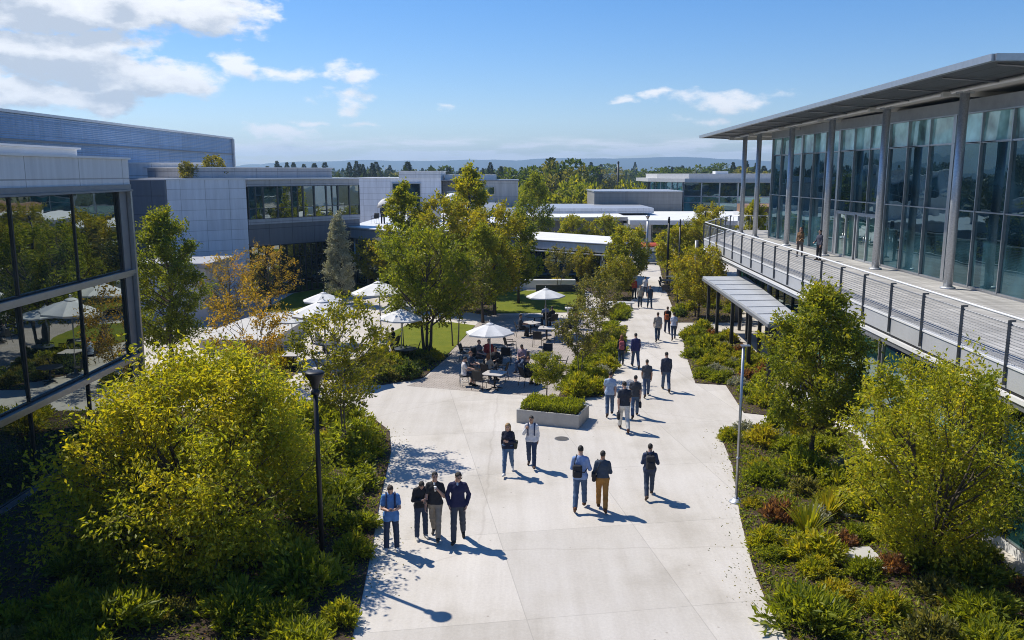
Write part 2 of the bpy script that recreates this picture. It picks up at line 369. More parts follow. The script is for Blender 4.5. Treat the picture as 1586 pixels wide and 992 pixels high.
    for k in cc.color_ramp.elements: pass
    L.new(shd.outputs[0],cc.inputs['Fac'])
    sc_=N(nt,'ShaderNodeMixRGB',blend_type='MULTIPLY',i_Fac=1.0); sc_.inputs['Color2'].default_value=(CLOUD_K,)*3+(1,); L.new(cc.outputs['Color'],sc_.inputs['Color1'])
    mx=N(nt,'ShaderNodeMixRGB'); am=N(nt,'ShaderNodeMath',operation='MULTIPLY'); am.inputs[1].default_value=.95; L.new(al.outputs[0],am.inputs[0]); L.new(am.outputs[0],mx.inputs['Fac'])
    L.new(hs.outputs['Color'],mx.inputs['Color1']); L.new(sc_.outputs['Color'],mx.inputs['Color2']); L.new(mx.outputs['Color'],bg.inputs['Color'])
    bg.inputs['Strength'].default_value=SKY_STR
SKY_SAT=1.36; SKY_STR=.092; CLOUD_W=(.93,.94,.97); CLOUD_G=(.50,.55,.63); CLOUD_K=9.6
CLOUDS=[(130,58,205,34,1.75),(10,34,85,38,1.9),(300,48,130,28,1.6),(215,32,70,26,1.5),(90,112,155,34,2.1),(215,138,120,30,1.85),(60,162,150,26,1.6),(200,164,50,21,1.9),(20,168,100,28,1.6),
        (408,122,40,25,1.15),(462,126,40,15,.55),(520,122,34,13,.6),(562,130,34,15,.9),(550,160,42,14,.85),(450,208,36,13,.85),(1108,162,80,19,1.05),(970,157,30,9,.75),(380,10,36,12,.9),(1060,197,40,8,.7),(575,195,34,8,.7),(440,52,30,9,.7),(680,170,30,7,.6),(470,190,40,7,.65),(1010,150,26,8,.65)]
make_world()
sl=bpy.data.lights.new('sun','SUN'); sl.energy=4.3; sl.angle=R(.53); sl.color=(1.0,.94,.83)
so=bpy.data.objects.new('sun',sl); C.objects.link(so); so.rotation_euler=SUN.to_track_quat('Z','Y').to_euler(); so.location=(0,0,60)
cam=bpy.data.cameras.new('camera'); co=bpy.data.objects.new('camera',cam); C.objects.link(co)
cam.sensor_width=36; cam.lens=36*FP/1586; cam.clip_end=20000; cam.clip_start=.1
co.location=(0,0,HC); co.rotation_euler=(R(90)-PITCH,0,0); sc.camera=co
vs=sc.view_settings; sc.display_settings.display_device='sRGB'; vs.view_transform='Standard'; vs.look='None'; vs.exposure=EXPO if 'EXPO' in globals() else 0.0; vs.gamma=1; vs.use_curve_mapping=False
cy=sc.cycles
try:
    cy.use_denoising=DENO; cy.denoiser='OPENIMAGEDENOISE'; cy.denoising_input_passes='RGB_ALBEDO_NORMAL'; cy.denoising_prefilter='NONE'; cy.denoising_quality='HIGH'
except Exception: pass
cy.filter_width=1.0; cy.max_bounces=10; cy.diffuse_bounces=5; cy.glossy_bounces=4; cy.transmission_bounces=6; cy.transparent_max_bounces=12; cy.volume_bounces=0
cy.caustics_reflective=False; cy.caustics_refractive=False; cy.sample_clamp_indirect=6; cy.use_adaptive_sampling=True; cy.adaptive_threshold=.006

# ------------------------------------------------------------ the setting: ground sheets
CON=concrete_mat('cast_concrete',(.575,.54,.497),R(-9),3.7,4.4,ox=.8,oy=1.3)
MULCH=ground_mat('bark_mulch',[(.035,.024,.017),(.075,.052,.036),(.13,.095,.07)],1.2,bump=.9,fine=22)
LAWN=ground_mat('mown_grass',[(.085,.115,.008),(.15,.18,.010),(.23,.215,.018)],1.1,bump=.8,fine=45)
PAVE=brick_mat('brick_paving',(.37,.33,.295),(.44,.395,.36),.24,.12,R(12))
FIELD=ground_mat('rough_ground',[(.05,.06,.03),(.09,.09,.05),(.15,.14,.10)],.02,bump=0,fine=.4)
KERB=mat('kerb_concrete',(.46,.45,.43),.8,var=.08,scale=2)
def sheet(name, poly, z, m, kind='structure', label=None, depth=.1):
    o=MB().prism(poly,z-depth,z).build(name,m)
    return tag(o,label,None,None,kind)
g_=sheet('ground',[(-9000,-400),(9000,-400),(9000,16000),(-9000,16000)],-.12,FIELD,label='flat ground running out to the hills',depth=.3)
pl=sheet('plaza_pavement',[(-34,-12),(17,-12),(24,60),(28,128),(-34,128)],0,CON,label='pale concrete walkway and plaza with saw cut joints',depth=.1)
def gp(*p): return [G(u,v) for u,v in p]
bedA=gp((603,668),(606,700),(588,778),(576,850),(560,930),(540,1010))+[(-3.6,4),(-14.2,4),(-14.2,32.5)]+gp((545,640),(582,652))
bedB=gp((592,597),(655,586),(700,548),(690,552),(612,546),(560,560),(520,580),(540,596))
bedC=gp((864,616),(934,616),(950,580),(962,552),(972,505),(935,509),(908,538),(893,565))
bedD=gp((946,497),(972,497),(976,481),(960,478),(946,484))
bedD2=gp((800,446),(905,448),(940,470),(977,468),(985,440),(972,424),(890,424),(880,436),(805,433))
bedE=gp((1056,514),(1062,548),(1077,594),(1124,597),(1152,640),(1190,644),(1220,610),(1185,560),(1155,540),(1135,516))
bedF=gp((1046,500),(1042,478),(1030,447),(1024,425),(1020,405),(1110,405),(1150,470),(1148,500))
bedG=gp((1113,668),(1134,720),(1146,800),(1166,880),(1190,940),(1230,1010))+[(7,4),(12.0,4)]+[(12.0,27.5)]+gp((1325,672),(1200,656))
bedH=gp((330,560),(300,600),(430,600),(470,570),(420,545))
bedI=gp((590,460),(650,470),(760,490),(770,478),(740,448),(640,440),(580,448))
for nm,po in (('left_walkway_bed',bedA),('patio_side_bed',bedB),('patio_bed',bedC),('small_bed',bedD),('far_bed',bedD2),('canopy_bed',bedE),('tree_bed',bedF),('right_walkway_bed',bedG),('terrace_bed',bedH),('grove_bed',bedI)):
    tag(MB().prism(po,-.06,.035).build('planting_soil',MULCH),'dark bark mulch in the '+nm.replace('_',' '),None,None,'structure')
def sh(name,po,z,m,lab): return sheet(name,po,z,m,label=lab,depth=.09)
sh('patio_paving',gp((630,598),(862,617),(893,566),(908,538),(936,507),(958,498),(764,487),(738,502),(660,586)),.006,PAVE,'pinkish grey brick paving under the patio tables')
sh('lawn',gp((610,546),(690,553),(736,505),(700,500),(640,500),(596,520)),.03,LAWN,'small sunlit lawn behind the trees beside the patio')
sh('lawn',gp((745,452),(905,449),(908,484),(765,486)),.03,LAWN,'lawn strip behind the far patio tables')
sh('lawn',gp((800,425),(882,424),(880,437),(805,434)),.032,LAWN,'far lawn in front of the flat roofed pavilion')
sh('lawn',gp((370,500),(455,455),(575,434),(582,446),(520,466),(480,500),(430,520)),.03,LAWN,'curving lawn in front of the left office wing')
sh('asphalt_yard',[(-60,128.2),(60,128.2),(60,170),(-60,170)],-.05,mat('asphalt',(.06,.06,.062),.9,var=.2),'grey yard behind the far low building')
# hills
def hills():
    rng=np.random.default_rng(4)
    nx,ny=150,14
    xs=np.linspace(-5200,5200,nx); ys=np.linspace(0,1,ny)
    V=[];
    ph=rng.uniform(0,6.28,12); fr=np.array([.6,1.1,1.7,2.3,3.4,4.6,6.3,8.8,12,17,24,33])*1e-3
    am=1/np.arange(1,13)**.8
    for j,t in enumerate(ys):
        y=4200+t*1500
        prof=math.sin(math.pi*min(1,t*1.0+.001))**.9
        r=np.zeros(nx)
        for p,f,a in zip(ph,fr,am): r+=a*np.sin(xs*f+p+t*2.2*f*400)
        h=(86+16*r)*prof
        h=np.where(xs<-1500,h*.72,h)
        for x,z in zip(xs,h): V.append((x,y,max(z,-1)-.5))
    F=[]
    for j in range(ny-1):
        for i in range(nx-1):
            a=j*nx+i; F.append((a,a+1,a+nx+1,a+nx))
    me=np_mesh('hills',np.array(V),np.array(F),ground_mat('hill_scrub',[(.022,.03,.02),(.035,.045,.028),(.06,.062,.04)],.004,bump=0,fine=.03),smooth=True)
    o=bpy.data.objects.new('hills',me); C.objects.link(o); tag(o,'low distant hills along the horizon',None,None,'structure')
hills()
# ------------------------------------------------------------ buildings
STEEL=mat('brushed_steel',(.42,.43,.45),.38,.85,var=.1,scale=5)
GALV=mat('galvanised_steel',(.50,.52,.55),.45,.6,var=.22,scale=14)
DARKM=mat('dark_metal',(.035,.037,.04),.45,.4,var=.2,scale=6)
BLK=mat('black_powder_coat',(.012,.012,.014),.5,.2,var=.2,scale=9)
WHITE=mat('white_metal',(.74,.74,.74),.4,.0,var=.06,scale=2)
ROOFW=mat('white_roof_membrane',(.70,.70,.69),.7,var=.1,scale=.6)
SOFF=mat('soffit_paint',(.62,.62,.60),.6,var=.06)
GREYM=mat('grey_trim',(.22,.23,.25),.45,.4,var=.1)
PANW=panel_mat('pale_cladding',(.73,.755,.80),1.75,.75,joint=.014,metal=.0,rough=.5)
PANL=panel_mat('smooth_grey_panel',(.62,.635,.66),3.1,1.15,joint=.02,metal=.0,rough=.42)
PAND=panel_mat('dark_grey_panel',(.165,.175,.195),2.1,1.3,joint=.02,metal=.2,rough=.5)
PANB=panel_mat('ribbed_blue_metal',(.27,.37,.52),2.6,.9,joint=.01,metal=.45,rough=.42,ribs=2.4,var=.06)
PANM=panel_mat('mid_grey_panel',(.40,.41,.435),1.9,.95,joint=.018,metal=.2,rough=.5)
CONCW=panel_mat('board_marked_concrete',(.40,.40,.39),3.2,1.6,joint=.015,metal=0,rough=.85,streak=.2)
G_L=glass_mat('mirror_glass',(.012,.022,.022),refl=.36,wob=.13,tone=(.80,.88,.84))
G_M=glass_mat('tinted_glass',(.012,.026,.028),refl=.36,wob=.16,tone=(.78,.90,.88))
G_R=glass_mat('blue_glass',(.014,.040,.052),refl=.12,wob=.16,tone=(.55,.80,.86),fk=.52)
G_T=glass_mat('teal_blind_glass',(.30,.56,.53),refl=.07,wob=.2,tone=(.85,.95,.95))
G_U=glass_mat('ground_floor_glass',(.012,.050,.052),refl=.26,wob=.30,tone=(.75,.92,.9))
G_TQ=glass_mat('turquoise_glass',(.035,.16,.17),refl=.20,wob=.25,tone=(.7,.95,.95))

def window_grid(parent, p, q, z0, z1, nx, zs, glass, fw=.05, dep=.10, off=0.0, frame=None, name='window', thick=None):
    """one window: panes in one sheet, its frame a sub-part. p->q along the wall, outward normal to the right of p->q"""
    frame=frame or STEEL
    d=Vector((q[0]-p[0],q[1]-p[1],0)); L=d.length; d.normalize(); n=Vector((d.y,-d.x,0))
    P=Vector((p[0],p[1],0))+n*off
    zl=[z0]+list(zs)+[z1]
    w=MB()
    rng=random.Random(int(abs(p[0]*131+p[1]*71+z0*17)))
    for i in range(nx):
        for k in range(len(zl)-1):
            a=P+d*(L*i/nx+fw*.5); b=P+d*(L*(i+1)/nx-fw*.5)
            t=rng.uniform(-.02,.02); s=rng.uniform(-.02,.02)   # panes never sit perfectly flat
            z_a,z_b=zl[k]+fw*.4,zl[k+1]-fw*.4
            w.quad(a+Vector((0,0,z_a))+n*(t+s),b+Vector((0,0,z_a))+n*(-t+s),b+Vector((0,0,z_b))+n*(-t-s),a+Vector((0,0,z_b))+n*(t-s))
    wo=w.build(name,glass,parent)
    f=MB(); ang=math.atan2(d.y,d.x)
    for i in range(nx+1):
        fx=(thick or fw) if i in (0,nx) else fw; c=P+d*(L*i/nx+(fx*.5 if i==0 else -fx*.5 if i==nx else 0))+n*(dep*.25)
        f.box((c.x,c.y,(z0+z1)/2),(fx,dep,z1-z0),0,ang)
    for k,z in enumerate(zl):
        c=P+d*(L/2)+n*(dep*.2)
        f.box((c.x,c.y,z),(L,dep*.8,fw),0,ang)
    f.build('frame',frame,wo)
    return wo

# --- left mirror-glass office: street face on x=-12.8, far corner at y=28
b=empty('office_building',(-16,14,0),0,'glass office with mirror panes and silver floor lines, beside the broad yellow-green tree','building','campus buildings')
def at(o,mb,name,m):   # part modelled in world coordinates under a parent that is moved
    x=mb.build(name,m,o); x.matrix_parent_inverse=Matrix.Translation(o.location).inverted() if False else x.matrix_parent_inverse
    return x
b.location=(0,0,0)
LX,LY=-14.35,31.4
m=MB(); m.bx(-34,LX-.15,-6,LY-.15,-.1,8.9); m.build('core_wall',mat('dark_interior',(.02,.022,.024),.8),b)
m=MB(); m.bx(LX-.15,LX+.08,-6,LY,-.1,.14); m.build('plinth',PAND,b)
m=MB(); m.bx(-34,LX+.18,-6,LY+.12,8.98,9.88); m.build('parapet',PANL,b)
m=MB(); m.bx(-34,LX+.25,-6,LY+.2,9.88,9.95); m.build('coping',WHITE,b)
m=MB(); m.bx(-33,LX-.8,-6,LY-1.6,9.95,10.2); m.bx(-33,LX-.7,-6,LY-1.5,10.2,10.26); m.build('roof',ROOFW,b)
m=MB(); m.bx(LX-.1,LX+.25,-6,LY+.05,8.80,8.98); m.bx(LX-.1,LX+.3,-6,LY+.1,8.73,8.795); m.build('cornice',GREYM,b)
ys=[LY-.62]
for q in (3.2,3.45,3.5,3.5,3.5,3.5): ys.append(ys[-1]-q)
for z0,z1 in ((.16,2.48),(2.70,5.66),(5.88,8.72)):
    for i in range(len(ys)-1):
        window_grid(b,(LX,ys[i+1]),(LX,ys[i]),z0,z1,1,[],G_L,.032,.08,frame=DARKM)
for z in (2.60,5.78):
    m=MB(); m.bx(LX-.05,LX+.22,-6,LY+.02,z-.08,z+.055); m.bx(LX-.05,LX+.15,-6,LY+.02,z-.18,z-.09); m.build('floor_line',STEEL,b)
m=MB(); m.bx(LX-.06,LX+.08,LY-.58,LY-.06,.14,8.73); m.build('corner_panel',GREYM,b)
m=MB(); m.bx(LX-.1,LX+.24,LY-.02,LY+.11,-.1,8.73); m.build('corner_fin',STEEL,b)

# --- large ribbed metal hall behind on the left
b=empty('metal_hall',(0,0,0),0,'large windowless blue-grey metal clad hall standing tallest behind the left offices','building','campus buildings')
MB().bx(-70,-30,30,92,-.1,12.95).build('wall',PANB,b)
m=MB(); m.bx(-70,-29.9,30,92.1,12.95,13.12); m.bx(-29.99,-29.8,91.8,92.1,0,12.95); m.build('trim',WHITE,b)
m=MB(); m.bx(-29.98,-29.9,30,91.8,11.3,11.42); m.build('band',GREYM,b)
m=MB(); m.bx(-29.98,-29.85,53.2,55.6,10.1,10.8); m.build('louvre',DARKM,b)
MB().bx(-69.5,-31,31,91.5,13.12,13.2).build('roof',ROOFW,b)

# --- middle-left office wing
b=empty('office_wing',(0,0,0),0,'pale grey panelled office wing with green glass, behind the grey-leaved conical tree','building','campus buildings')
A0=(-24.3,59.6); A1=(-19.8,63.2); A2=(-12.9,71.5)
ln=lambda p,q,t:(p[0]+(q[0]-p[0])*t,p[1]+(q[1]-p[1])*t)
d12=Vector((A2[0]-A1[0],A2[1]-A1[1])).normalized(); nb=Vector((-d12.y,d12.x))  # inward (left of p->q)
inn=lambda p,k:(p[0]+nb.x*k,p[1]+nb.y*k)
MB().prism([A0,A1,inn(A1,9),inn(A0,9)],-.1,8.9).build('clad_block',PANW,b)
MB().prism([inn(A0,-.06),inn(A1,-.06),inn(A1,9.1),inn(A0,9.1)],8.9,9.02).build('block_coping',WHITE,b)
A1i=ln(A1,A2,.005)
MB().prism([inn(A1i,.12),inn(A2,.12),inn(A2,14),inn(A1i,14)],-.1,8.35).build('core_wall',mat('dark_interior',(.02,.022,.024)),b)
MB().prism([A1i,A2,inn(A2,14.1),inn(A1i,14.1)],3.9,5.55).build('spandrel',PAND,b)
MB().prism([inn(A1i,-.08),inn(A2,-.08),inn(A2,.3),inn(A1i,.3)],5.55,5.95).build('window_sill',PANM,b)
MB().prism([inn(A1i,-.06),inn(A2,-.06),inn(A2,14.1),inn(A1i,14.1)],8.38,8.9).build('fascia',PANM,b)
MB().prism([inn(A1i,-.25),inn(ln(A1,A2,1.02),-.25),inn(ln(A1,A2,1.02),14.1),inn(A1i,14.1)],8.9,9.0).build('eave',WHITE,b)
MB().prism([inn(ln(A1,A2,-.3),1.6),inn(ln(A1,A2,.86),1.6),inn(ln(A1,A2,.86),12),inn(ln(A1,A2,-.3),12)],9.0,9.75).build('roof_parapet',PANM,b)
MB().prism([inn(ln(A1,A2,-.32),1.5),inn(ln(A1,A2,.87),1.5),inn(ln(A1,A2,.87),12.1),inn(ln(A1,A2,-.32),12.1)],9.75,9.82).build('roof',ROOFW,b)
ts=[.01,.13,.25,.37,.47,.57,.68,.79,.90,1.0]
for i in range(len(ts)-1):
    window_grid(b,ln(A1,A2,ts[i]),ln(A1,A2,ts[i+1]),5.95,8.38,1 if i%3 else 2,[6.75],G_M,.05,.1,off=.02,frame=mat('dark_frame',(.10,.11,.12),.4,.6))
for i in range(0,9):
    window_grid(b,ln(A1,A2,ts[i]),ln(A1,A2,ts[i+1]),.1,3.88,2,[1.1,2.9],G_M,.045,.1,off=.02,frame=DARKM)
# set-back wall and low annexe of the same wing
m=MB(); m.bx(-45,-24.25,59.3,62,-.1,8.9); m.build('rear_wall',PAND,b)
m=MB(); m.bx(-50,-24.0,66,67,8.95,10.1); m.build('rear_parapet',PANL,b)
m=MB(); m.bx(-50,-23.9,65.9,67.1,10.1,10.18); m.build('rear_coping',WHITE,b)
m=MB(); m.bx(-27,-19.4,52.9,57.4,-.1,3.5); m.build('annexe_wall',PANL,b)
m=MB(); m.bx(-27.1,-19.1,52.6,57.6,3.5,3.78); m.build('annexe_roof',PANM,b)

# --- low wing with roof terrace in front of it
b=empty('terrace_wing',(0,0,0),0,'low grey wing with a white roof terrace, beside the office wing','building','campus buildings')
T=[(-13.6,70.6),(-9.4,65.6),(-7.0,64.9),(-3.5,66),(-.5,74),(-.5,92),(-13,92)]
def shrink(poly,k):
    cx=sum(p[0] for p in poly)/len(poly); cy_=sum(p[1] for p in poly)/len(poly)
    return [(cx+(p[0]-cx)*k,cy_+(p[1]-cy_)*k) for p in poly]
MB().prism(T,4.05,4.9,0,1).build('roof_slab',[ROOFW,PANM],b)
MB().prism(shrink(T,1.015),4.9,4.98).build('roof_edge',WHITE,b)
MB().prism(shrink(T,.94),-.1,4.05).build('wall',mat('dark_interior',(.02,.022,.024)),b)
Ts=shrink(T,.955)
for i in range(0,4):
    window_grid(b,Ts[i],Ts[i+1],.15,3.95,3 if i!=1 else 2,[2.9],G_M,.05,.1)
for p in ((-13.2,70.5),(-9.3,65.9),(-5.6,65.5),(-2.6,68.4)):
    MB().tube([(p[0],p[1],0),(p[0],p[1],4.05)],.09,10).build('column',STEEL,b)
m=MB(); m.bx(-9.6,-6.6,77.2,78.4,4.98,6.3); m.build('roof_plant_box',PANM,b)
m=MB(); m.bx(-5.8,-1,86,86.4,4.98,6.4); m.build('roof_screen',WHITE,b)

# --- far pale building behind the terrace
b=empty('panelled_building',(0,0,0),0,'far pale panelled building with one tall dark window and a grey concrete end','building','campus buildings')
Y=110
m=MB(); m.bx(-20,-9.2,Y,Y+12,-.1,8.7); m.build('wall',PANW,b)
m=MB(); m.bx(-14.6,-9.2,Y-.1,Y+8,8.7,9.55); m.build('parapet',PANL,b)
m=MB(); m.bx(-14.7,-9.1,Y-.2,Y+8.1,9.55,9.64); m.bx(-20.1,-14.6,Y-.1,Y+12,8.7,8.8); m.build('coping',WHITE,b)
window_grid(b,(-15.5,Y-.05),(-11.8,Y-.05),5.0,8.05,2,[6.4],G_R,.12,.14)
m=MB(); m.bx(-9.15,-4.1,Y+2,Y+12,-.1,8.3); m.build('recessed_wall',PAND,b)
m=MB(); m.bx(-4.1,.8,Y+.2,Y+12,-.1,8.35); m.build('concrete_end',CONCW,b)
m=MB(); m.bx(-9.2,.9,Y+.1,Y+12.1,8.35,8.5); m.build('roof_edge',GREYM,b)
m=MB(); m.bx(-8.9,-2.2,Y+3,Y+11,8.5,9.15); m.build('roof_plant_room',WHITE,b)
window_grid(b,(-3.9,Y+.15),(-2.2,Y+.15),6.6,7.6,1,[],G_R,.08,.1)
window_grid(b,(-8.6,Y+1.95),(-5.6,Y+1.95),4.5,7.0,3,[],G_R,.08,.1)

# --- long low building with the sweeping white roof
b=empty('long_low_building',(0,0,0),0,'long low building with a sweeping white roof at the end of the walkway','building','campus buildings')
def arc(x0,x1,n,f): return [(x0+(x1-x0)*i/n,f(x0+(x1-x0)*i/n)) for i in range(n+1)]
ff=lambda x:97.5+.006*(x-4)**2-.02*x
fr=arc(-13,13.4,18,ff); bk=[(13.4,118),(-13,118)]
MB().prism(fr+bk,3.95,4.35,0,1).build('roof_slab',[ROOFW,STEEL],b)
fr2=arc(-12,18,16,lambda x:ff(x)+9); MB().prism(fr2+[(18,122),(-12,122)],4.36,5.0,0,1).build('upper_roof',[GALV,PANL],b)
fr3=arc(13.4,34,12,lambda x:ff(13.4)-2-.03*(x-13.4)**1.5); MB().prism(fr3+[(34,118),(13.4,118)],3.6,4.1,0,1).build('entrance_roof',[ROOFW,WHITE],b)
fw=arc(-12.4,13.0,18,lambda x:ff(x)+1.0); MB().prism(fw+[(13.0,117),(-12.4,117)],-.1,3.95).build('wall',PAND,b)
fe=[(13.05,98.2),(16.2,98.0),(16.2,110),(13.05,110)]; MB().prism(fe,-.1,3.6).build('entrance_wall',PANW,b)
window_grid(b,(16.3,98.2),(31,97.2),.1,3.55,8,[2.6],G_M,.06,.1)
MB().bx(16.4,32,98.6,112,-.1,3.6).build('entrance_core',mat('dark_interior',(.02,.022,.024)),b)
window_grid(b,(14.4,97.95),(15.6,97.85),.1,2.6,2,[],G_M,.06,.08,name='door')
m=MB()
for z in (1.1,2.0,2.9): m.box((13.9,98.03,z),(1.3,.05,.14))
m.build('slot_window',DARKM,b)

# --- flat roofed pavilion in the garden
b=empty('garden_pavilion',(0,0,0),0,'small flat roofed garden pavilion with a deep pale roof edge, behind the lawn','pavilion','campus buildings')
Pv=[(8.1,70.2),(10.4,77.8),(2.8,85.5),(-4.6,80.5)]
MB().prism(Pv,2.75,3.42,0,1).build('roof',[ROOFW,PANL],b)
MB().prism(shrink(Pv,1.012),3.42,3.50,0,0).build('roof_edge',GREYM,b)
MB().prism(shrink(Pv,.96),3.50,3.53,0,0).build('roof_membrane',ROOFW,b)
MB().prism(shrink(Pv,1.04),2.52,2.60).build('sun_shade',WHITE,b)
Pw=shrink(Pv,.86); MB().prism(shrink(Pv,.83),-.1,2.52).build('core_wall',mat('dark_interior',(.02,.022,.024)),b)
window_grid(b,Pw[3],Pw[0],.1,2.5,6,[1.9],G_M,.06,.1,frame=DARKM); window_grid(b,Pw[0],Pw[1],.1,2.5,3,[1.9],G_M,.06,.1,frame=DARKM)
for p in (Pw[0],ln(Pw[3],Pw[0],.5),Pw[3],Pw[1]): MB().tube([(p[0],p[1]-.25,0),(p[0],p[1]-.25,2.52)],.07,8).build('column',STEEL,b)
m=MB(); m.bx(-1.5,5.2,68.2,68.9,0,.75); m.build('bench_wall',WHITE,b)

# --- grey store block and the far right glass office
b=empty('store_block',(0,0,0),0,'windowless grey box shaped store behind the long low building','building','campus buildings')
MB().bx(11.6,24,119.5,131,-.1,6.75).build('wall',panel_mat('store_cladding',(.27,.265,.255),3.2,.5,joint=.01,metal=.1,rough=.6),b)
MB().bx(11.5,24.1,119.4,131.1,6.75,6.9).build('roof',GALV,b)
b=empty('glass_office',(0,0,0),0,'far right glass office with turquoise corner glazing and a white flat roof, beyond the store','building','campus buildings')
c0=(26.3,130.0); cl=(22.6,138.0); cr=(44,123.5)
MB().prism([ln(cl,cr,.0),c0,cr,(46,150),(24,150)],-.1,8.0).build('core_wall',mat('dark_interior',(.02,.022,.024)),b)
def outw(p,q,k):
    d=Vector((q[0]-p[0],q[1]-p[1])).normalized(); return (d.y*k,-d.x*k)
o1=outw(cl,c0,.15); o2=outw(c0,cr,.15)
for i in range(3): window_grid(b,tuple(Vector(ln(cl,c0,i/3))+Vector(o1)),tuple(Vector(ln(cl,c0,(i+1)/3))+Vector(o1)),3.6,7.95,2,[5.9],G_TQ,.07,.12)
for i in range(7):
    p=tuple(Vector(ln(c0,cr,i/7))+Vector(o2)); q=tuple(Vector(ln(c0,cr,(i+1)/7))+Vector(o2))
    window_grid(b,p,q,5.9,7.95,1,[],G_R,.1,.12); window_grid(b,p,q,3.6,5.84,1,[4.9],G_TQ,.1,.12)
ro=[(22.0,137.6),(26.2,129.0),(44.5,122.3),(47,151),(22,151)]
LGR=mat('light_grey_roof',(.50,.50,.50),.6)
MB().prism(ro,8.0,8.55,0,0).build('roof_edge',LGR,b)
MB().prism(shrink(ro,.86),8.55,9.25,0,0).build('upper_roof',LGR,b)
m=MB(); m.bx(32,34,134,136,9.25,9.65); m.build('roof_vent',WHITE,b)
b=empty('brown_roofed_annexe',(0,0,0),0,'low annexe with a brown roof and white banding, seen between the deck columns','building','campus buildings')
MB().bx(24.6,33,84,92,-.1,4.9).build('wall',PANM,b); MB().bx(24.2,33.4,83.6,92.4,4.9,5.3).build('white_band',WHITE,b); MB().bx(24.5,33.2,83.9,92.2,5.3,6.1).build('roof',mat('brown_roof',(.24,.14,.08),.7),b)
b=empty('white_shed',(0,0,0),0,'tiny far white building with a flat roof among the evergreens','building','campus buildings')
MB().bx(28,40,320,330,-.1,8.6).build('wall',WHITE,b); MB().bx(26.5,41.5,318.5,331,8.6,9.3).build('roof',ROOFW,b); MB().bx(29.5,33.5,319.8,320.0,3,7.4).build('red_panel',mat('red_paint',(.45,.06,.04),.6),b)
MB().bx(34.5,38.5,319.8,320.0,4.5,7.4).build('window',G_TQ,b)

# --- right hand hall: tall curtain wall behind an open deck, thin roof on steel columns
b=empty('glass_hall',(0,0,0),0,'tall glass hall with a thin projecting roof and railed upper deck','building','campus buildings')
ZD=4.7; XF=18.8; XC=17.95
E0,E1,E2=(11.65,6.0),(13.75,60.0),(18.2,70.0)     # deck edge: near end, far corner, back corner
deckm=panel_mat('deck_boards',(.41,.40,.385),4.2,.16,joint=.008,metal=0,rough=.7,var=.14,streak=.32)
deck=MB().prism([E0,(24,6),(24,70),E2,E1],ZD-.12,ZD).build('deck',deckm,b)
ed=lambda t:ln(E0,E1,t)
def rail_run(p,q,n,ends=True):
    d=Vector((q[0]-p[0],q[1]-p[1],0)); L=d.length; d.normalize(); nn=Vector((d.y,-d.x,0)); ang=math.atan2(d.y,d.x)
    P=Vector((p[0],p[1],0))
    if (P+nn).length>P.length and False: nn=-nn
    return P,d,L,ang
for (p,q) in ((E0,E1),(E1,E2)):
    f=MB(); f.wallbox(p,q,ZD-.52,ZD+.02,.10); f.build('fascia',mat('fascia_paint',(.52,.53,.55),.45,.2,var=.08,scale=1.5),b)
    f=MB(); f.wallbox(p,q,ZD+.021,ZD+.07,.16); f.build('deck_edge_trim',WHITE,b)
    f=MB(); f.wallbox(p,q,ZD-.62,ZD-.525,.05,0,-.05); f.build('shadow_gap',BLK,b)
    f=MB(); f.wallbox(p,q,ZD-.74,ZD-.625,.16); f.build('lower_trim',WHITE,b)
    f=MB(); f.wallbox(p,q,ZD-.90,ZD-.745,.07); f.build('gutter',GREYM,b)
    L=math.dist(p,q); n=int(round(L/2.32))
    out=Vector((-(q[1]-p[1]),q[0]-p[0])).normalized()   # away from the building
    for i in range(n+1):
        c=ln(p,q,i/n); ang=math.atan2(q[1]-p[1],q[0]-p[0])
        pm=MB(); pm.box((c[0]+out.x*.09,c[1]+out.y*.09,ZD+.36),(.02,.085,1.62),0,ang); pm.box((c[0]+out.x*.09,c[1]+out.y*.09,ZD-.40),(.05,.08,.10),0,ang); pm.box((c[0]+out.x*.02,c[1]+out.y*.02,ZD+1.15),(.03,.14,.05),0,ang)
        pm.build('post',mat('post_steel',(.12,.125,.135),.45,.7,var=.15),b)
    rm=MB(); rm.tube([(p[0],p[1],ZD+1.24),(q[0],q[1],ZD+1.24)],.034,10); rm.build('handrail',WHITE,b)
    rm=MB()
    for k in range(13):
        z=ZD+.14+k*.075; rm.tube([(p[0]+out.x*.045,p[1]+out.y*.045,z),(q[0]+out.x*.045,q[1]+out.y*.045,z)],.0095,4)
    rm.tube([(p[0]+out.x*.03,p[1]+out.y*.03,ZD+1.06),(q[0]+out.x*.03,q[1]+out.y*.03,ZD+1.06)],.016,6)
    rm.build('cable_rail',GREYM,b)
# back rail at the deck's far end
m=MB(); m.tube([(18.3,69.8,ZD+1.2),(23.9,69.9,ZD+1.2)],.03,8); [m.tube([(18.3+i*1.4,69.8,ZD),(18.3+i*1.4,69.8,ZD+1.2)],.02,6) for i in range(5)]; m.build('handrail',STEEL,b)
MB().prism([(13.0,6.2),(24,6.2),(24,69.5),(18.2,69.5),(14.3,60)],ZD-.5,ZD-.13).build('soffit',mat('deck_underside',(.10,.10,.105),.7),b)
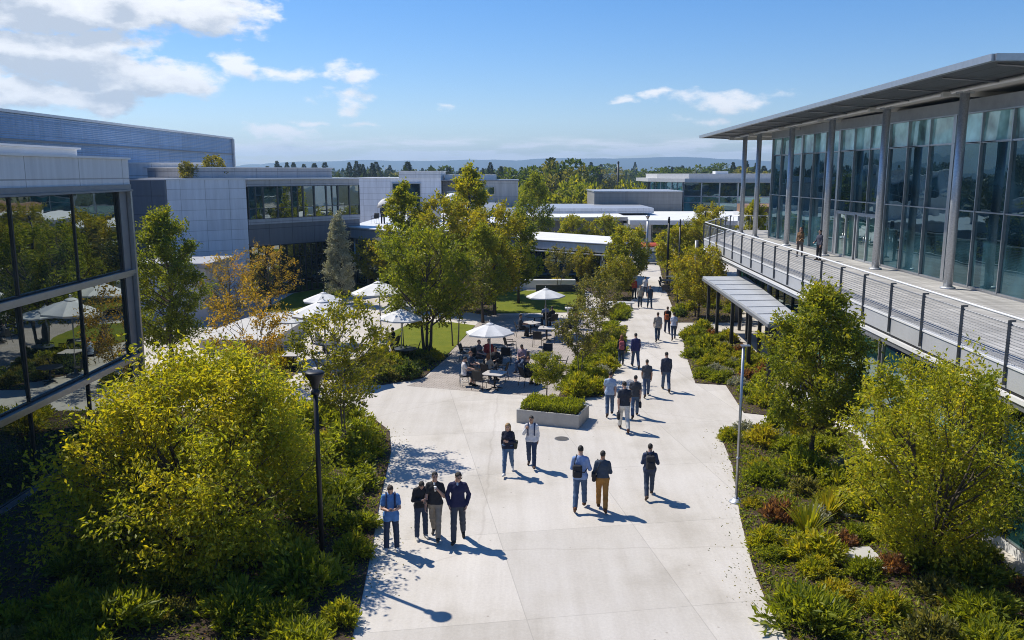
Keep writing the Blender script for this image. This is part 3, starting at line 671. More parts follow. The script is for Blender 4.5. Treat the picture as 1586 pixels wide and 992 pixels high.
# curtain wall
mod=2.1; y0=61.5
ymods=[y0-mod*3*k for k in range(0,7)]
for k in range(len(ymods)-1):
    ya,yb=ymods[k+1],ymods[k]
    door_bay=(k==2)
    if not door_bay:
        window_grid(b,(XF,yb),(XF,ya),ZD+.1,10.6,3,[7.85],G_R,.055,.16,thick=.13)
    else:
        window_grid(b,(XF,yb),(XF,ya),ZD+2.55,10.6,3,[7.85],G_R,.055,.16,thick=.13)
    window_grid(b,(XF,yb),(XF,ya),10.62,11.8,3,[],G_T,.055,.16,thick=.13)
yb,ya=ymods[2],ymods[3]
for i in range(2):
    p=(XF-.05,yb-.35-i*2.85); q=(XF-.05,yb-.35-(i+1)*2.85+.25)
    dw=window_grid(b,p,q,ZD+.06,ZD+2.45,2,[],G_U,.10,.12,frame=mat('door_frame',(.42,.44,.46),.4,.5),name='door')
    hm=MB(); yc_=(p[1]+q[1])/2
    for s in (-.16,.16): hm.tube([(XF-.18,yc_+s,ZD+.8),(XF-.18,yc_+s,ZD+1.35)],.018,6)
    hm.build('handle',STEEL,dw)
m=MB(); m.bx(XF-.1,XF+.1,ya-.02,yb+.02,ZD+2.46,ZD+2.56); m.bx(XF-.1,XF+.05,ya-.02,ya+.3,ZD,ZD+2.45); m.bx(XF-.1,XF+.05,yb-.3,yb+.02,ZD,ZD+2.45); m.build('door_surround',STEEL,b)
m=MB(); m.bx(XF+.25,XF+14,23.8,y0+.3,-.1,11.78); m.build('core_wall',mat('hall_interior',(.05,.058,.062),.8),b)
m=MB(); m.bx(XF-.06,XF+.24,23.7,y0+.1,ZD-.05,ZD+.1); m.build('sill',STEEL,b)
m=MB(); m.bx(XF-.08,XF+14,23.7,y0+.35,11.83,12.36); m.build('head_band',mat('head_band_paint',(.30,.31,.32),.5,.2),b)
m=MB(); m.bx(XF-.12,XF+.1,23.7,y0+.4,11.78,11.83); m.build('head_trim',STEEL,b)
window_grid(b,(XF+6,y0+.36),(XF+.1,y0+.36),ZD+.1,11.8,3,[7.85,10.6],G_R,.055,.12)
# roof: solid inner plate, louvred outer wing, bright gutter line
def zr(y): return 12.15+(70-y)*.0135
rin=MB(); rin.prism([(XC-.1,27.2),(34,27.2),(34,70.3),(XC-.1,70.3)],[zr(27),zr(27),zr(70),zr(70)],[zr(27)+.3,zr(27)+.3,zr(70)+.3,zr(70)+.3],0); rin.build('roof',SOFF,b)
ro_=[(15.05,27.2),(XC-.1,27.2),(XC-.1,70.3),(15.5,70.6)]
louv=panel_mat('louvre_panel',(.20,.21,.225),1.0,.09,joint=.03,metal=.5,rough=.5,dark=.25)
zz=[12.92,zr(27)+.12,zr(70)+.12,12.28]
rw=MB(); rw.prism(ro_,[z-.02 for z in zz],[z+.10 for z in zz]); rw.build('louvre_wing',louv,b)
m=MB()
for p,q in (((15.05,27.2,12.95),(15.5,70.6,12.31)),((15.05,27.2,12.95),(34,27.1,12.95)),((15.5,70.6,12.31),(34,71,12.31))):
    d=Vector(q)-Vector(p); n=Vector((-d.y,d.x,0)).normalized()*.10; u=Vector((0,0,.11)); P=Vector(p);Q=Vector(q)
    m.add([P-n-u,P+n-u,P+n+u,P-n+u,Q-n-u,Q+n-u,Q+n+u,Q-n+u],[(0,1,2,3),(4,7,6,5),(0,4,5,1),(1,5,6,2),(2,6,7,3),(3,7,4,0)])
m.build('roof_edge',STEEL,b)
for y in [70-3.5*i for i in range(13)]:
    x=15.6+ (0 if y>27 else (27-y)*.2)
    z=12.28+(70-y)*.0148
    if x<XC: MB().tube([(XC-.1,y,zr(y)-.02),(x,y,z-.06)],.035,6).build('wing_rib',GREYM,b)
MB().bx(XC-.28,XC-.12,14,70.2,12.02,12.14).build('eave_gutter',WHITE,b) if False else None
e=MB(); P=Vector((XC-.2,27.3,zr(27)-.02)); Q=Vector((XC-.2,70.4,zr(70)-.02))
e.tube([P,Q],.075,8); e.build('eave_beam',WHITE,b)
for i in range(6):
    y=68.5-i*7+ (1.5 if i>0 else 0)
    bm_=MB(); bm_.box(((XC+XF)/2+1.5,y,zr(y)-.10),(5,.16,.2)); bm_.build('roof_beam',SOFF,b)
for y in (66.0,62.2,55.0,48.2,41.3,34.3,27.8):
    cm=MB(); cm.tube([(XC,y,ZD),(XC,y,zr(y)-.02)],.175,14); cm.lathe([(.30,0),(.30,.06),(.21,.10)],14,(XC,y,ZD)); cm.box((XC,y,zr(y)-.1),(.5,.5,.06)); cm.build('column',GALV,b)
# undercroft
for y in (66.5,60.5,54,47.5,41,34.5):
    cm=MB(); cm.tube([(14.4,y-1,0),(14.4,y-1,ZD-.5)],.14,12); cm.build('ground_column',GREYM,b)
XG=12.55
for i,(ya,yb) in enumerate(((31.5,34.9),(27.9,31.3),(24.3,27.7),(20.7,24.1),(17.1,20.5),(13.5,16.9))):
    window_grid(b,(XG,yb),(XG,ya),.25,ZD-.9,1,[1.75],G_U,.06,.12,frame=STEEL)
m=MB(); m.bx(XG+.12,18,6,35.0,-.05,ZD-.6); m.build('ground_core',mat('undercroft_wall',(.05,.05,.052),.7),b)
m=MB(); m.bx(XG-.08,XG+.1,6,35.0,-.05,.24); m.build('ground_sill',WHITE,b)
m=MB(); m.bx(XG-.02,XG+.1,13.5,35,1.95,2.35); m.build('spandrel_band',G_TQ,b)
for i in range(9):
    ya=38+i*3.4; window_grid(b,(18.6,ya+3.3),(18.6,ya),.1,ZD-.6,2,[2.6],G_U,.05,.1,frame=DARKM)
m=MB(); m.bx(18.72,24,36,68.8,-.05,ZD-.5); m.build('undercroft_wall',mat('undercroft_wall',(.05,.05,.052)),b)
m=MB(); m.bx(XF+4,XF+7,40,42,12.8,13.4); m.tube([(XF+1,29.5,13.0),(XF+1,29.5,13.9)],.03,6); m.build('roof_vent',GALV,b)

# --- walkway canopy
c=empty('walkway_canopy',(0,0,0),0,'flat white metal canopy on dark posts beside the glass hall','canopy')
K=[(10.75,34.6),(12.35,34.9),(14.1,50.3),(11.5,50.3)]; KZ=3.25
MB().prism(K,KZ-.10,KZ).build('roof_panel',mat('canopy_metal',(.56,.58,.60),.42,.3,var=.10,scale=1.2),c)
for i in range(1,8):
    t=i/8; p=ln(K[0],K[3],t); q=ln(K[1],K[2],t); MB().wallbox(p,q,KZ,KZ+.03,.05).build('standing_seam',GALV,c)
m=MB()
for i in range(4): m.wallbox(K[i],K[(i+1)%4],KZ-.24,KZ-.101,.08)
m.build('edge_beam',GREYM,c)
for t in (.06,.30,.55,.80,.98):
    p=ln(K[0],K[3],t); MB().box((p[0]+.35,p[1],(KZ-.1)/2),(.16,.16,KZ-.1)).build('post',DARKM,c)
    if t>.1:
        p=ln(K[1],K[2],t); MB().box((p[0]-.3,p[1],(KZ-.1)/2),(.16,.16,KZ-.1)).build('post',DARKM,c)
# ------------------------------------------------------------ people: one smooth surface per body, clothes as shells over it
def V3(*a): return np.array(a,float)
def unit(v): v=np.asarray(v,float); return v/np.linalg.norm(v)
class Field:
    def __init__(s, lo, hi, h):
        s.lo=np.array(lo,float); s.h=h
        s.n=np.ceil((np.array(hi)-s.lo)/h).astype(int)+1
        s.F=np.full(s.n,.3,np.float32)
        s.ax=[s.lo[i]+h*np.arange(s.n[i]) for i in range(3)]
    def _blk(s, pts, r):
        lo=np.min(pts,0)-r; hi=np.max(pts,0)+r
        a=np.maximum(np.floor((lo-s.lo)/s.h).astype(int),0); b=np.minimum(np.ceil((hi-s.lo)/s.h).astype(int)+1,s.n)
        return None if np.any(b<=a) else tuple(slice(i,j) for i,j in zip(a,b))
    def _loc(s, sl, fr):
        X,Y,Z=np.meshgrid(*(s.ax[i][sl[i]] for i in range(3)),indexing='ij')
        o,M=fr
        X=X-o[0];Y=Y-o[1];Z=Z-o[2]
        return [X*M[0,i]+Y*M[1,i]+Z*M[2,i] for i in range(3)]   # M columns are the frame axes
    def cone(s, fr, a, b, r1, r2, k=.03, fl=(1,1,1), sub=False):
        a=np.asarray(a,float); b=np.asarray(b,float); o,M=fr
        W=np.array([o+M@a,o+M@b]); sl=s._blk(W,max(r1,r2)*max(max(fl),1)+k+.05)
        if sl is None: return
        Q=s._loc(sl,fr); A=a/np.array(fl); D=(b-a)/np.array(fl)
        q=[Q[i]/fl[i]-A[i] for i in range(3)]
        dd=float(D@D)
        t=np.clip((q[0]*D[0]+q[1]*D[1]+q[2]*D[2])/dd,0,1) if dd>1e-12 else 0.0
        d=np.sqrt((q[0]-t*D[0])**2+(q[1]-t*D[1])**2+(q[2]-t*D[2])**2)-(r1+(r2-r1)*t)
        d=d*min(1,min(fl)**.5)
        F=s.F[sl]
        if sub:
            d=-d; h=np.clip(.5-.5*(d-F)/k,0,1) if False else np.clip(.5+.5*(d-F)/k,0,1); s.F[sl]=F*(1-h)+d*h+k*h*(1-h)
        else:
            h=np.clip(.5+.5*(d-F)/k,0,1); s.F[sl]=d*(1-h)+F*h-k*h*(1-h)
    def clip(s, fr, fn):
        sl=tuple(slice(0,n) for n in s.n); Q=s._loc(sl,fr); s.F=np.maximum(s.F,fn(*Q))
    def mesh(s):
        """naive surface nets"""
        F=s.F.copy()
        for i in range(3):
            ix=[slice(None)]*3
            ix[i]=0; F[tuple(ix)]=np.maximum(F[tuple(ix)],.01); ix[i]=-1; F[tuple(ix)]=np.maximum(F[tuple(ix)],.01)
        S=F<0
        c=np.zeros(tuple(np.array(F.shape)-1),np.int8)
        offs=[(i,j,k) for i in (0,1) for j in (0,1) for k in (0,1)]
        nx,ny,nz=c.shape
        for i,j,k in offs: c+=S[i:i+nx,j:j+ny,k:k+nz]
        act=np.argwhere((c>0)&(c<8))
        if len(act)==0: return np.zeros((0,3)),np.zeros((0,4),int)
        idx=-np.ones(c.shape,np.int64); idx[tuple(act.T)]=np.arange(len(act))
        pos=np.zeros((len(act),3)); cnt=np.zeros(len(act))
        for ax in range(3):
            o=[x for x in range(3) if x!=ax]
            for u in (0,1):
                for w in (0,1):
                    p0=[0,0,0]; p0[o[0]]=u; p0[o[1]]=w; p1=list(p0); p1[ax]=1
                    f0=F[tuple((act+p0).T)]; f1=F[tuple((act+p1).T)]
                    m=(f0<0)!=(f1<0); t=np.where(m,f0/(f0-f1+1e-12),0)
                    q=np.tile(np.array(p0,float),(len(act),1)); q[:,ax]+=t
                    pos+=q*m[:,None]; cnt+=m
        pos=(act+pos/cnt[:,None])*s.h+s.lo
        quads=[]
        for ax in range(3):
            o=[(ax+1)%3,(ax+2)%3]
            a=[slice(None)]*3; b=[slice(None)]*3; a[ax]=slice(0,-1); b[ax]=slice(1,None)
            for x in o: a[x]=slice(1,-1); b[x]=slice(1,-1)
            s0=S[tuple(a)]; s1=S[tuple(b)]
            for flip,mk in ((False,s0&~s1),(True,~s0&s1)):
                e=np.argwhere(mk)
                if len(e)==0: continue
                for x in o: e[:,x]+=1
                def cell(du,dv):
                    q=e.copy(); q[:,o[0]]-=du; q[:,o[1]]-=dv; return idx[tuple(q.T)]
                Q=np.stack([cell(1,1),cell(0,1),cell(0,0),cell(1,0)],1)
                quads.append(Q[:,::-1] if flip else Q)
        return pos,np.concatenate(quads)

SKIN=[mat('skin_light',(.50,.30,.22),.55,var=.06,scale=9),mat('skin_tan',(.36,.20,.13),.55,var=.06,scale=9),mat('skin_deep',(.16,.085,.055),.55,var=.06,scale=9)]
EYE=mat('eye_dark',(.03,.02,.018),.2); LIP=mat('lip',(.33,.13,.11),.5)
CLO={}
def cloth(c, name='cloth'):
    key=tuple(round(x,3) for x in c)
    if key not in CLO:
        CLO[key]=mat('%s_%d'%(name,len(CLO)),c,.85,var=.16,scale=11,bump=.25,spec=.2)
    return CLO[key]
HAIRM={'brown':(.055,.032,.02),'dark':(.016,.012,.010),'blond':(.34,.21,.09),'auburn':(.22,.085,.03),'grey':(.2,.19,.18)}
NAVY=(.042,.055,.11); BLACK=(.034,.034,.038); JEANS=(.070,.115,.20); DJEANS=(.042,.058,.095); BLUE=(.10,.23,.50); LBLUE=(.33,.42,.58); WHITEC=(.68,.68,.70); KHAKI=(.27,.235,.19); MUST=(.34,.17,.045); CHAR=(.06,.064,.075); GREYC=(.30,.29,.28)
I3=np.eye(3)
def rotx(a): c,s_=math.cos(a),math.sin(a); return np.array([[1,0,0],[0,c,-s_],[0,s_,c]])
def rotz(a): c,s_=math.cos(a),math.sin(a); return np.array([[c,-s_,0],[s_,c,0],[0,0,1]])

def person(label, pos, height=1.75, head=0., pose='walk', arms=('hang','hang'), top=NAVY, sleeve='short', legs=JEANS, shoe=(.05,.035,.028), hair='dark', skin=0,
           female=False, longhair=False, look=(0,0), res=.014, group='people on the campus', hem=None, glasses=False, phase=1, collar=None, bag=None, phone=None, z=0., lean=0., shorts=False, straps=None, cup=None, build=1.0, stride=1.0):
    fem=female; sw=.88 if fem else 1.0
    # ---- skeleton
    hz=.93; P=V3(0,0,hz)
    if pose=='sit': P=V3(0,0,.53)
    U=rotx(-lean); ufr=(P,U)
    LEG={}
    for sd in (-1,1):
        if pose=='walk':
            fwd=(sd==phase); a,bn=(.36*stride,.10) if fwd else (-.26*stride,.30*stride); spl=.02
        elif pose=='stand': a,bn,spl=(.03,.03,.07)
        elif pose=='stand2': a,bn,spl=((.10,.12,.08) if sd==phase else (-.03,.02,.06))
        else: a,bn,spl=((1.42,1.40,.10) if sd==phase else (1.40,1.62,.12))
        hip=P+V3(sd*.088,0,-.02)
        knee=hip+.43*unit((sd*spl,math.sin(a),-math.cos(a)))
        b2=a-bn; ank=knee+.41*unit((sd*spl*.3,math.sin(b2),-math.cos(b2)))
        tp=0.0
        if pose=='walk': tp=(.22 if sd==phase else -.62)
        fd=unit((sd*.14,math.cos(tp),math.sin(tp))); dn=np.cross(unit(np.cross(fd,(0,0,1))),fd); dn=-dn if dn[2]>0 else dn
        heel=ank-fd*.045+dn*.035; toe=ank+fd*.155+dn*.048
        LEG[sd]=(hip,knee,ank,heel,toe)
    low=min(min(l[3][2],l[4][2]) for l in LEG.values())-.040
    sh=V3(0,0,-low)
    P=P+sh; ufr=(P,U)
    for sd in LEG: LEG[sd]=tuple(p+sh for p in LEG[sd])
    ARM={}
    for sd,kind in ((-1,arms[0]),(1,arms[1])):
        s0=P+U@V3(sd*.168*sw,-.005,.455)
        sw_=(.30 if sd!=phase else -.26) if pose=='walk' else .04
        upd={'hang':(sd*.13,math.sin(sw_),-math.cos(sw_)),'phone':(sd*.14,.20,-.97),'cup':(sd*.22,.15,-.96),'pocket':(sd*.30,-.22,-.93),'strap':(sd*.28,.05,-.96),'table':(sd*.2,.50,-.85),'lap':(sd*.18,.22,-.95),'chest':(sd*.20,.10,-.97)}[kind]
        fo={'hang':(-sd*.01,math.sin(sw_+.30),-math.cos(sw_+.30)),'phone':(-sd*.52,.82,.12),'cup':(-sd*.45,.45,.75),'pocket':(-sd*.20,.42,-.88),'strap':(-sd*.32,.42,.85),'table':(-sd*.42,.9,-.06),'lap':(-sd*.40,.85,-.30),'chest':(-sd*.72,.62,.25)}[kind]
        upd=U@unit(upd); fo=U@unit(fo)
        el=s0+.285*upd; wr=el+.25*fo
        nrm={'hang':(-sd,.1,0),'pocket':(-sd,.2,0),'phone':(0,-.2,1),'cup':(-sd,-.2,0),'strap':(-sd,-.4,0),'table':(0,.1,-1),'lap':(0,.1,-1),'chest':(0,-1,.2)}[kind]
        n=np.asarray(U@np.array(nrm,float)); n=unit(n-fo*(n@fo)); sdv=np.cross(fo,n)
        th=V3(0,1,0) if kind in ('hang','pocket') else V3(-sd,0,.3)
        if sdv@th<0: sdv=-sdv
        ARM[sd]=(s0,el,wr,fo,n,sdv,kind)
    nb_=P+U@V3(0,0,.54); HM=U@rotz(look[1])@rotx(-look[0])*1.07; hfr=(nb_,HM)
    wfr=(np.zeros(3),I3)
    allp=[p for l in LEG.values() for p in l]+[p for a in ARM.values() for p in (a[1],a[2]+a[3]*.19)]+[nb_+HM@V3(0,0,.29),nb_+HM@V3(0,.14,.1),P+V3(.24,.16,0),P-V3(.24,.16,0)]
    lo=np.min(allp,0)-.09; hi=np.max(allp,0)+.09; lo[2]=max(lo[2],-.03)
    # ---- primitives
    bd=build
    def torso(f,g=0.):
        f.cone(ufr,(-.07,0,0),(.07,0,0),(.116 if fem else .110)*bd+g,(.116 if fem else .110)*bd+g,.07,(1,.92,1))
        w=(.088 if fem else .104)*bd
        f.cone(ufr,(-.045,0,.16),(.045,0,.16),w+g,w+g,.07,(1,.88,1))
        cw=.066*sw; f.cone(ufr,(-cw,.0,.35),(cw,.0,.35),(.104 if fem else .114)*bd+g,(.104 if fem else .114)*bd+g,.06,(1,.86,1))
        f.cone(ufr,(0,-.005,.05),(0,-.005,.40),.10*bd+g,.105*bd+g,.06,(1,.85,1))
        [f.cone(ufr,(0,-.012,.50),(q*.140*sw,-.012,.460),.048+g*.8,.045+g*.6,.04) for q in (-1,1)]
        f.cone(ufr,(0,-.014,.47),(0,-.008,.55),.070+g*.8,.052+g*.6,.04)
        if fem:
            for sd in (-1,1): f.cone(ufr,(sd*.065,.075,.335),(sd*.06,.085,.33),.052+g,.05+g,.04)
    def armp(f,g=0.,upto=2.,g2=None):
        for sd,(s0,el,wr,fo,n,sv,kd) in ARM.items():
            g3=g if g2 is None else g2
            e=el if upto>=1 else s0+(el-s0)*upto
            f.cone(wfr,s0,e,.046+g,(.039 if upto>=1 else .042)+g3,.03)
            if upto>1:
                q=el+(wr-el)*min(1,upto-1); f.cone(wfr,el,el+(q-el)*.35,.040+g,.041+g,.02); f.cone(wfr,el+(q-el)*.35,q,.041+g,.028+g3,.02)
    def legp(f,g=0.,upto=2.,g2=0.):
        for sd,(hip,kn,an,he,to) in LEG.items():
            f.cone(wfr,hip,kn,.088*bd+g,.056+g,.05); 
            if upto>1:
                cal=kn+(an-kn)*.33+V3(0,-.012,0); e=kn+(an-kn)*(upto-1)
                f.cone(wfr,kn,cal,.055+g,.055+g,.03); f.cone(wfr,cal,e,.055+g,.040+g+g2,.03)
    # ---- body
    f=Field(lo,hi,res)
    torso(f); armp(f); legp(f)
    for sd,(hip,kn,an,he,to) in LEG.items(): f.cone(wfr,he,to,.030,.026,.03)
    f.cone(ufr,(0,-.008,.50),(0,.004,.60),.056 if not fem else .046,.052 if not fem else .045,.03)
    f.cone(hfr,(0,.012,.172),(0,.012,.172),.1,.1,.03,(.735,.94,1.10))
    f.cone(hfr,(0,.042,.10),(0,.062,.085),.052,.040,.045,(.95,1,1))
    f.cone(hfr,(0,.098,.168),(0,.122,.140),.011,.016,.012)
    for sd in (-1,1):
        f.cone(hfr,(sd*.074,.0,.165),(sd*.078,-.006,.145),.016,.012,.008,(.55,1,1.3))
        f.cone(hfr,(sd*.031,.112,.178),(sd*.031,.112,.178),.014,.014,.012,sub=True)
        f.cone(hfr,(sd*.030,.088,.200),(sd*.045,.080,.198),.010,.009,.014)
    f.cone(hfr,(-.018,.096,.108),(.018,.096,.108),.010,.010,.010)
    Vb,Fb=f.mesh()
    # hands: palm, four bent fingers and a thumb on a finer grid, part of the same body
    hr=.0055 if res<.013 else (.0075 if res<.018 else .011)
    for sd,(s0,el,wr,fo,n,sv,kd) in ARM.items():
        c=wr+fo*.09; hf=Field(c-.14,c+.14,hr); fr=(wr,np.stack([sv,n,fo],1))
        hf.cone(fr,(0,0,-.03),(0,0,.02),.027,.028,.015,(1,.8,1))
        for q in (-.021,-.007,.008,.022): hf.cone(fr,(q*.6,0,.015),(q,0,.082),.016,.0135,.016,(1,.85,1))
        cu={'hang':.35,'pocket':.3,'phone':.75,'cup':.95,'strap':1.0,'table':.15,'lap':.25,'chest':.5}[kd]
        for q,Ln in ((-.030,.062),(-.010,.074),(.011,.078),(.031,.070)):
            p0=V3(q,0,.082); d1=V3(q*.9,math.sin(cu),math.cos(cu)); p1=p0+unit(d1)*Ln*.52; d2=V3(q*.3,math.sin(cu*2.1),math.cos(cu*2.1)); p2=p1+unit(d2)*Ln*.5
            hf.cone(fr,p0,p1,.0090,.0082,.006); hf.cone(fr,p1,p2,.0082,.0070,.004)
        t0=V3(.018,.006,.022); t1=t0+unit((.62,.30,.70))*.042; t2=t1+unit((.15,.40,.88))*.034
        hf.cone(fr,t0,t1,.0135,.0105,.010); hf.cone(fr,t1,t2,.0100,.0082,.004)
        v,q=hf.mesh()
        Fb=np.concatenate([Fb,q+len(Vb)]); Vb=np.concatenate([Vb,v])
    S=height/1.75
    cen=Vb[Fb].mean(1); Q=(cen-nb_)@HM
    mi=np.zeros(len(Fb),int)
    mi[(abs(abs(Q[:,0])-.031)<.012)&(abs(Q[:,2]-.178)<.009)&(Q[:,1]>.075)]=1
    mi[(abs(Q[:,0])<.022)&(abs(Q[:,2]-.109)<.007)&(Q[:,1]>.085)]=2
    me=np_mesh('person',Vb*S,Fb,[SKIN[skin],EYE,LIP],smooth=True,matidx=mi)
    o=bpy.data.objects.new('person',me); C.objects.link(o); o.location=(pos[0],pos[1],z); o.rotation_euler=(0,0,-R(head))
    tag(o,label,'person',group)
    def part(name,fld,m,parent=o):
        v,q=fld.mesh()
        if len(v)==0: return None
        # a few soft folds in the cloth
        if name=='hair':
            w=np.sin(v[:,0]*150+7*np.sin(v[:,1]*40))*np.sin(v[:,2]*60+v[:,1]*110)+.6*np.sin(v[:,1]*190)*np.sin(v[:,0]*90)
            nn=v-v.mean(0); nn/=np.linalg.norm(nn,axis=1)[:,None]+1e-6; v=v+nn*(w*.0035)[:,None]
        if name in ('shirt','trousers','jacket'):
            w=np.sin(v[:,2]*52+v[:,0]*21)*np.sin(v[:,0]*37-v[:,1]*29+v[:,2]*17)
            nn=v-v.mean(0); nn[:,2]*=.1; nn/=np.linalg.norm(nn,axis=1)[:,None]+1e-6
            v=v+nn*(w*.0035)[:,None]
        x=bpy.data.objects.new(name,np_mesh(name,v*S,q,m,smooth=True)); C.objects.link(x); x.parent=parent; return x
    # ---- trousers
    f=Field(lo,hi,res); g=.014
    f.cone(ufr,(-.07,0,0),(.07,0,0),(.116 if fem else .110)*bd+g,(.116 if fem else .110)*bd+g,.05,(1,.92,1)); f.cone(ufr,(-.05,0,.1),(.05,0,.1),.100*bd+g,.100*bd+g,.05,(1,.9,1))
    legp(f,g if not fem else .010,1.12 if shorts else 1.93,.012 if not fem else .0)
    f.clip(ufr,lambda x,y,z:z-.10); part('trousers',f,cloth(legs))
    # ---- shirt
    f=Field(lo,hi,res); torso(f,.017)
    for sd,(hip,kn,an,he,to) in LEG.items(): f.cone(wfr,hip,hip+(kn-hip)*(.30 if pose!='sit' else .12),.088*bd+.019,.084*bd+.019,.05)
    up={'short':.62,'long':1.94,'none':.18,'rolled':1.3}[sleeve]
    armp(f,.013,up,.020 if up<1 else .010)
    hm=hem if hem is not None else (-.06 if not fem else -.03)
    f.clip(ufr,lambda x,y,z:np.maximum(hm-z, z-(.555-.25*np.maximum(y,0))) )
    part('shirt',f,cloth(top))
    if collar is not None:
        f=Field(P+U@V3(-.13,-.13,.40),P+U@V3(.13,.17,.66),.009)
        f.cone(ufr,(0,-.010,.53),(0,.0,.575),.066,.060,.02); f.cone(ufr,(0,.066,.49),(0,.05,.53),.024,.024,.02)
        f.cone(ufr,(0,.0,.53),(0,.004,.64),.058,.058,.004,sub=True); part('collar',f,cloth(collar))
    # ---- shoes
    for sd,(hip,kn,an,he,to) in LEG.items():
        f=Field(np.min([he,to,an],0)-.08,np.max([he,to,an],0)+.08,min(res,.011))
        f.cone(wfr,he,to,.044,.037,.02,(1,1,.92)); f.cone(wfr,he,he+(to-he)*.45+V3(0,0,.022),.043,.040,.03); f.cone(wfr,an+(he-an)*.5,an+V3(0,0,.02),.046,.044,.02)
        part('shoe',f,cloth(shoe,'leather'))
    # ---- hair
    hp=nb_+HM@V3(0,0,.15); f=Field(hp-V3(.2,.24,.40 if longhair else .2),hp+V3(.2,.2,.2),min(res,.011))
    f.cone(hfr,(0,.002,.188),(0,.002,.188),.1,.1,.01,(.80,1.0,1.0) if not longhair else (.86,1.06,1.06))
    if longhair:
        f.cone(hfr,(0,-.045,.17),(0,-.085,-.06),.088,.062,.04,(1.05,.8,1)); 
        for sd in (-1,1): f.cone(hfr,(sd*.068,-.01,.17),(sd*.078,-.03,-.02),.030,.024,.03)
        f.clip(hfr,lambda x,y,z:np.minimum(.165+.78*y-z, y-.02))
    else:
        f.clip(hfr,lambda x,y,z:np.maximum(.163+.80*y-z,.075-z))
    part('hair',f,mat('hair_'+hair,HAIRM[hair],.6,var=.3,scale=40,bump=.5))
    if glasses:
        m=MB()
        def hw(p): return tuple((nb_+HM@np.array(p,float))*S)
        for sd in (-1,1):
            m.tube([hw((sd*.031,.112,.176)),hw((sd*.031,.117,.176))],.019*S,10); m.tube([hw((sd*.05,.108,.182)),hw((sd*.076,.0,.172))],.003,5)
        m.tube([hw((-.02,.116,.180)),hw((.02,.116,.180))],.003,5); m.build('glasses',BLK,o)
    W=lambda p:Vector(tuple(np.asarray(p)*S))
    def held(name,label,cat,mb,m,grp=None):
        x=mb.build(name,m); x.location=o.location; x.rotation_euler=o.rotation_euler; return tag(x,label,cat,grp)
    for sd,(s0,el,wr,fo,n,sv,kd) in ARM.items():
        if phone and phone[0]==sd:
            c=wr+fo*.115+n*.022; m=MB(); Mx=Matrix([(sv[i],fo[i],n[i]) for i in range(3)]); m.box(W(c),(.072*S,.15*S,.010*S),0,0,Mx); held('mobile_phone',phone[1],'phone',m,BLK)
        if cup and cup[0]==sd:
            c=wr+fo*.085+n*.045; m=MB(); m.lathe([(.026,-.06),(.036,.055),(.038,.058),(.038,.066),(.012,.07)],14,W(c)); held('drink_cup',cup[1],'cup',m,mat('cup_paper',cup[2],.6))
    if straps is not None:
        for sd in (-1,1):
            m=MB(); pts=[P+U@V3(sd*.105*sw,yy,zz) for yy,zz in ((-.13,.28),(-.12,.42),(-.06,.535),(.02,.55),(.09,.50),(.135,.40),(.138,.28),(.12,.17))]
            pts=[W(p) for p in pts]; m.tube(pts,.020*S,6)
            m.build('strap',cloth(straps),o)
    if bag:
        kind,blab,bc=bag; BM=[cloth(bc,'bag')]
        e=empty({'backpack':'backpack','sling':'shoulder_bag','hand':'hand_bag','hip':'shoulder_bag'}[kind],o.location,0,blab,'bag','bags carried on the walkway'); e.rotation_euler=o.rotation_euler
        def bp(name,fld):
            v,q=fld.mesh(); x=bpy.data.objects.new(name,np_mesh(name,v*S,q,BM,smooth=True)); C.objects.link(x); x.parent=e
        def soft(c0,hx,hy,hz_,r,fr=ufr,hh=.011):
            cw_=fr[0]+fr[1]@np.asarray(c0,float); rr=max(hx,hy,hz_)+r+.04
            fl=Field(cw_-rr,cw_+rr,hh); Q=fl._loc(tuple(slice(0,k) for k in fl.n),fr)
            d=[np.abs(Q[i]-c0[i])-h_+r for i,h_ in enumerate((hx,hy,hz_))]
            fl.F=(np.sqrt(sum(np.maximum(x,0)**2 for x in d))+np.minimum(np.maximum(np.maximum(d[0],d[1]),d[2]),0)-r).astype(np.float32); return fl
        def strap(pts,r=.016):
            m=MB(); m.tube([W(P+U@np.array(p,float)) for p in pts],r*S,6); x=m.build('strap',BM[0],e)
        if kind=='backpack':
            bp('bag_body',soft((0,-.215,.27),.135,.080,.215,.06)); bp('front_pocket',soft((0,-.30,.19),.105,.035,.105,.03))
            for sd in (-1,1): strap([(sd*.09,-.14,.12),(sd*.12,-.02,.08),(sd*.125,.09,.16),(sd*.115,.145,.32),(sd*.105,.105,.47),(sd*.10,.02,.555),(sd*.095,-.09,.535),(sd*.085,-.15,.44)],.019)
            strap([(-.03,-.20,.475),(-.02,-.205,.52),(.02,-.205,.52),(.03,-.20,.475)],.009)
        elif kind=='sling':
            bp('bag_body',soft((-.06,-.205,.17),.125,.07,.175,.06)); bp('front_pocket',soft((-.06,-.275,.11),.09,.03,.085,.025))
            strap([(-.15,-.16,.28),(-.13,-.12,.45),(-.105,-.02,.56),(-.02,.10,.46),(.10,.15,.33),(.19,.05,.2),(.12,-.15,.13),(.03,-.2,.16)],.013)
        elif kind=='hip':
            bp('bag_body',soft((-.235,-.05,.06),.055,.13,.125,.045)); bp('flap',soft((-.262,-.05,.12),.045,.125,.06,.03))
            strap([(-.235,.05,.17),(-.20,.06,.33),(-.14,.02,.55),(-.05,-.10,.50),(-.14,-.13,.30),(-.235,-.14,.17)],.011)
        else:
            sd=1 if kind=='hand' and bag[1].find('right')<0 else 1
            a=ARM[HSIDE.get(label,1)]; c=(a[2]+a[3]*.10-P); c=U.T@c
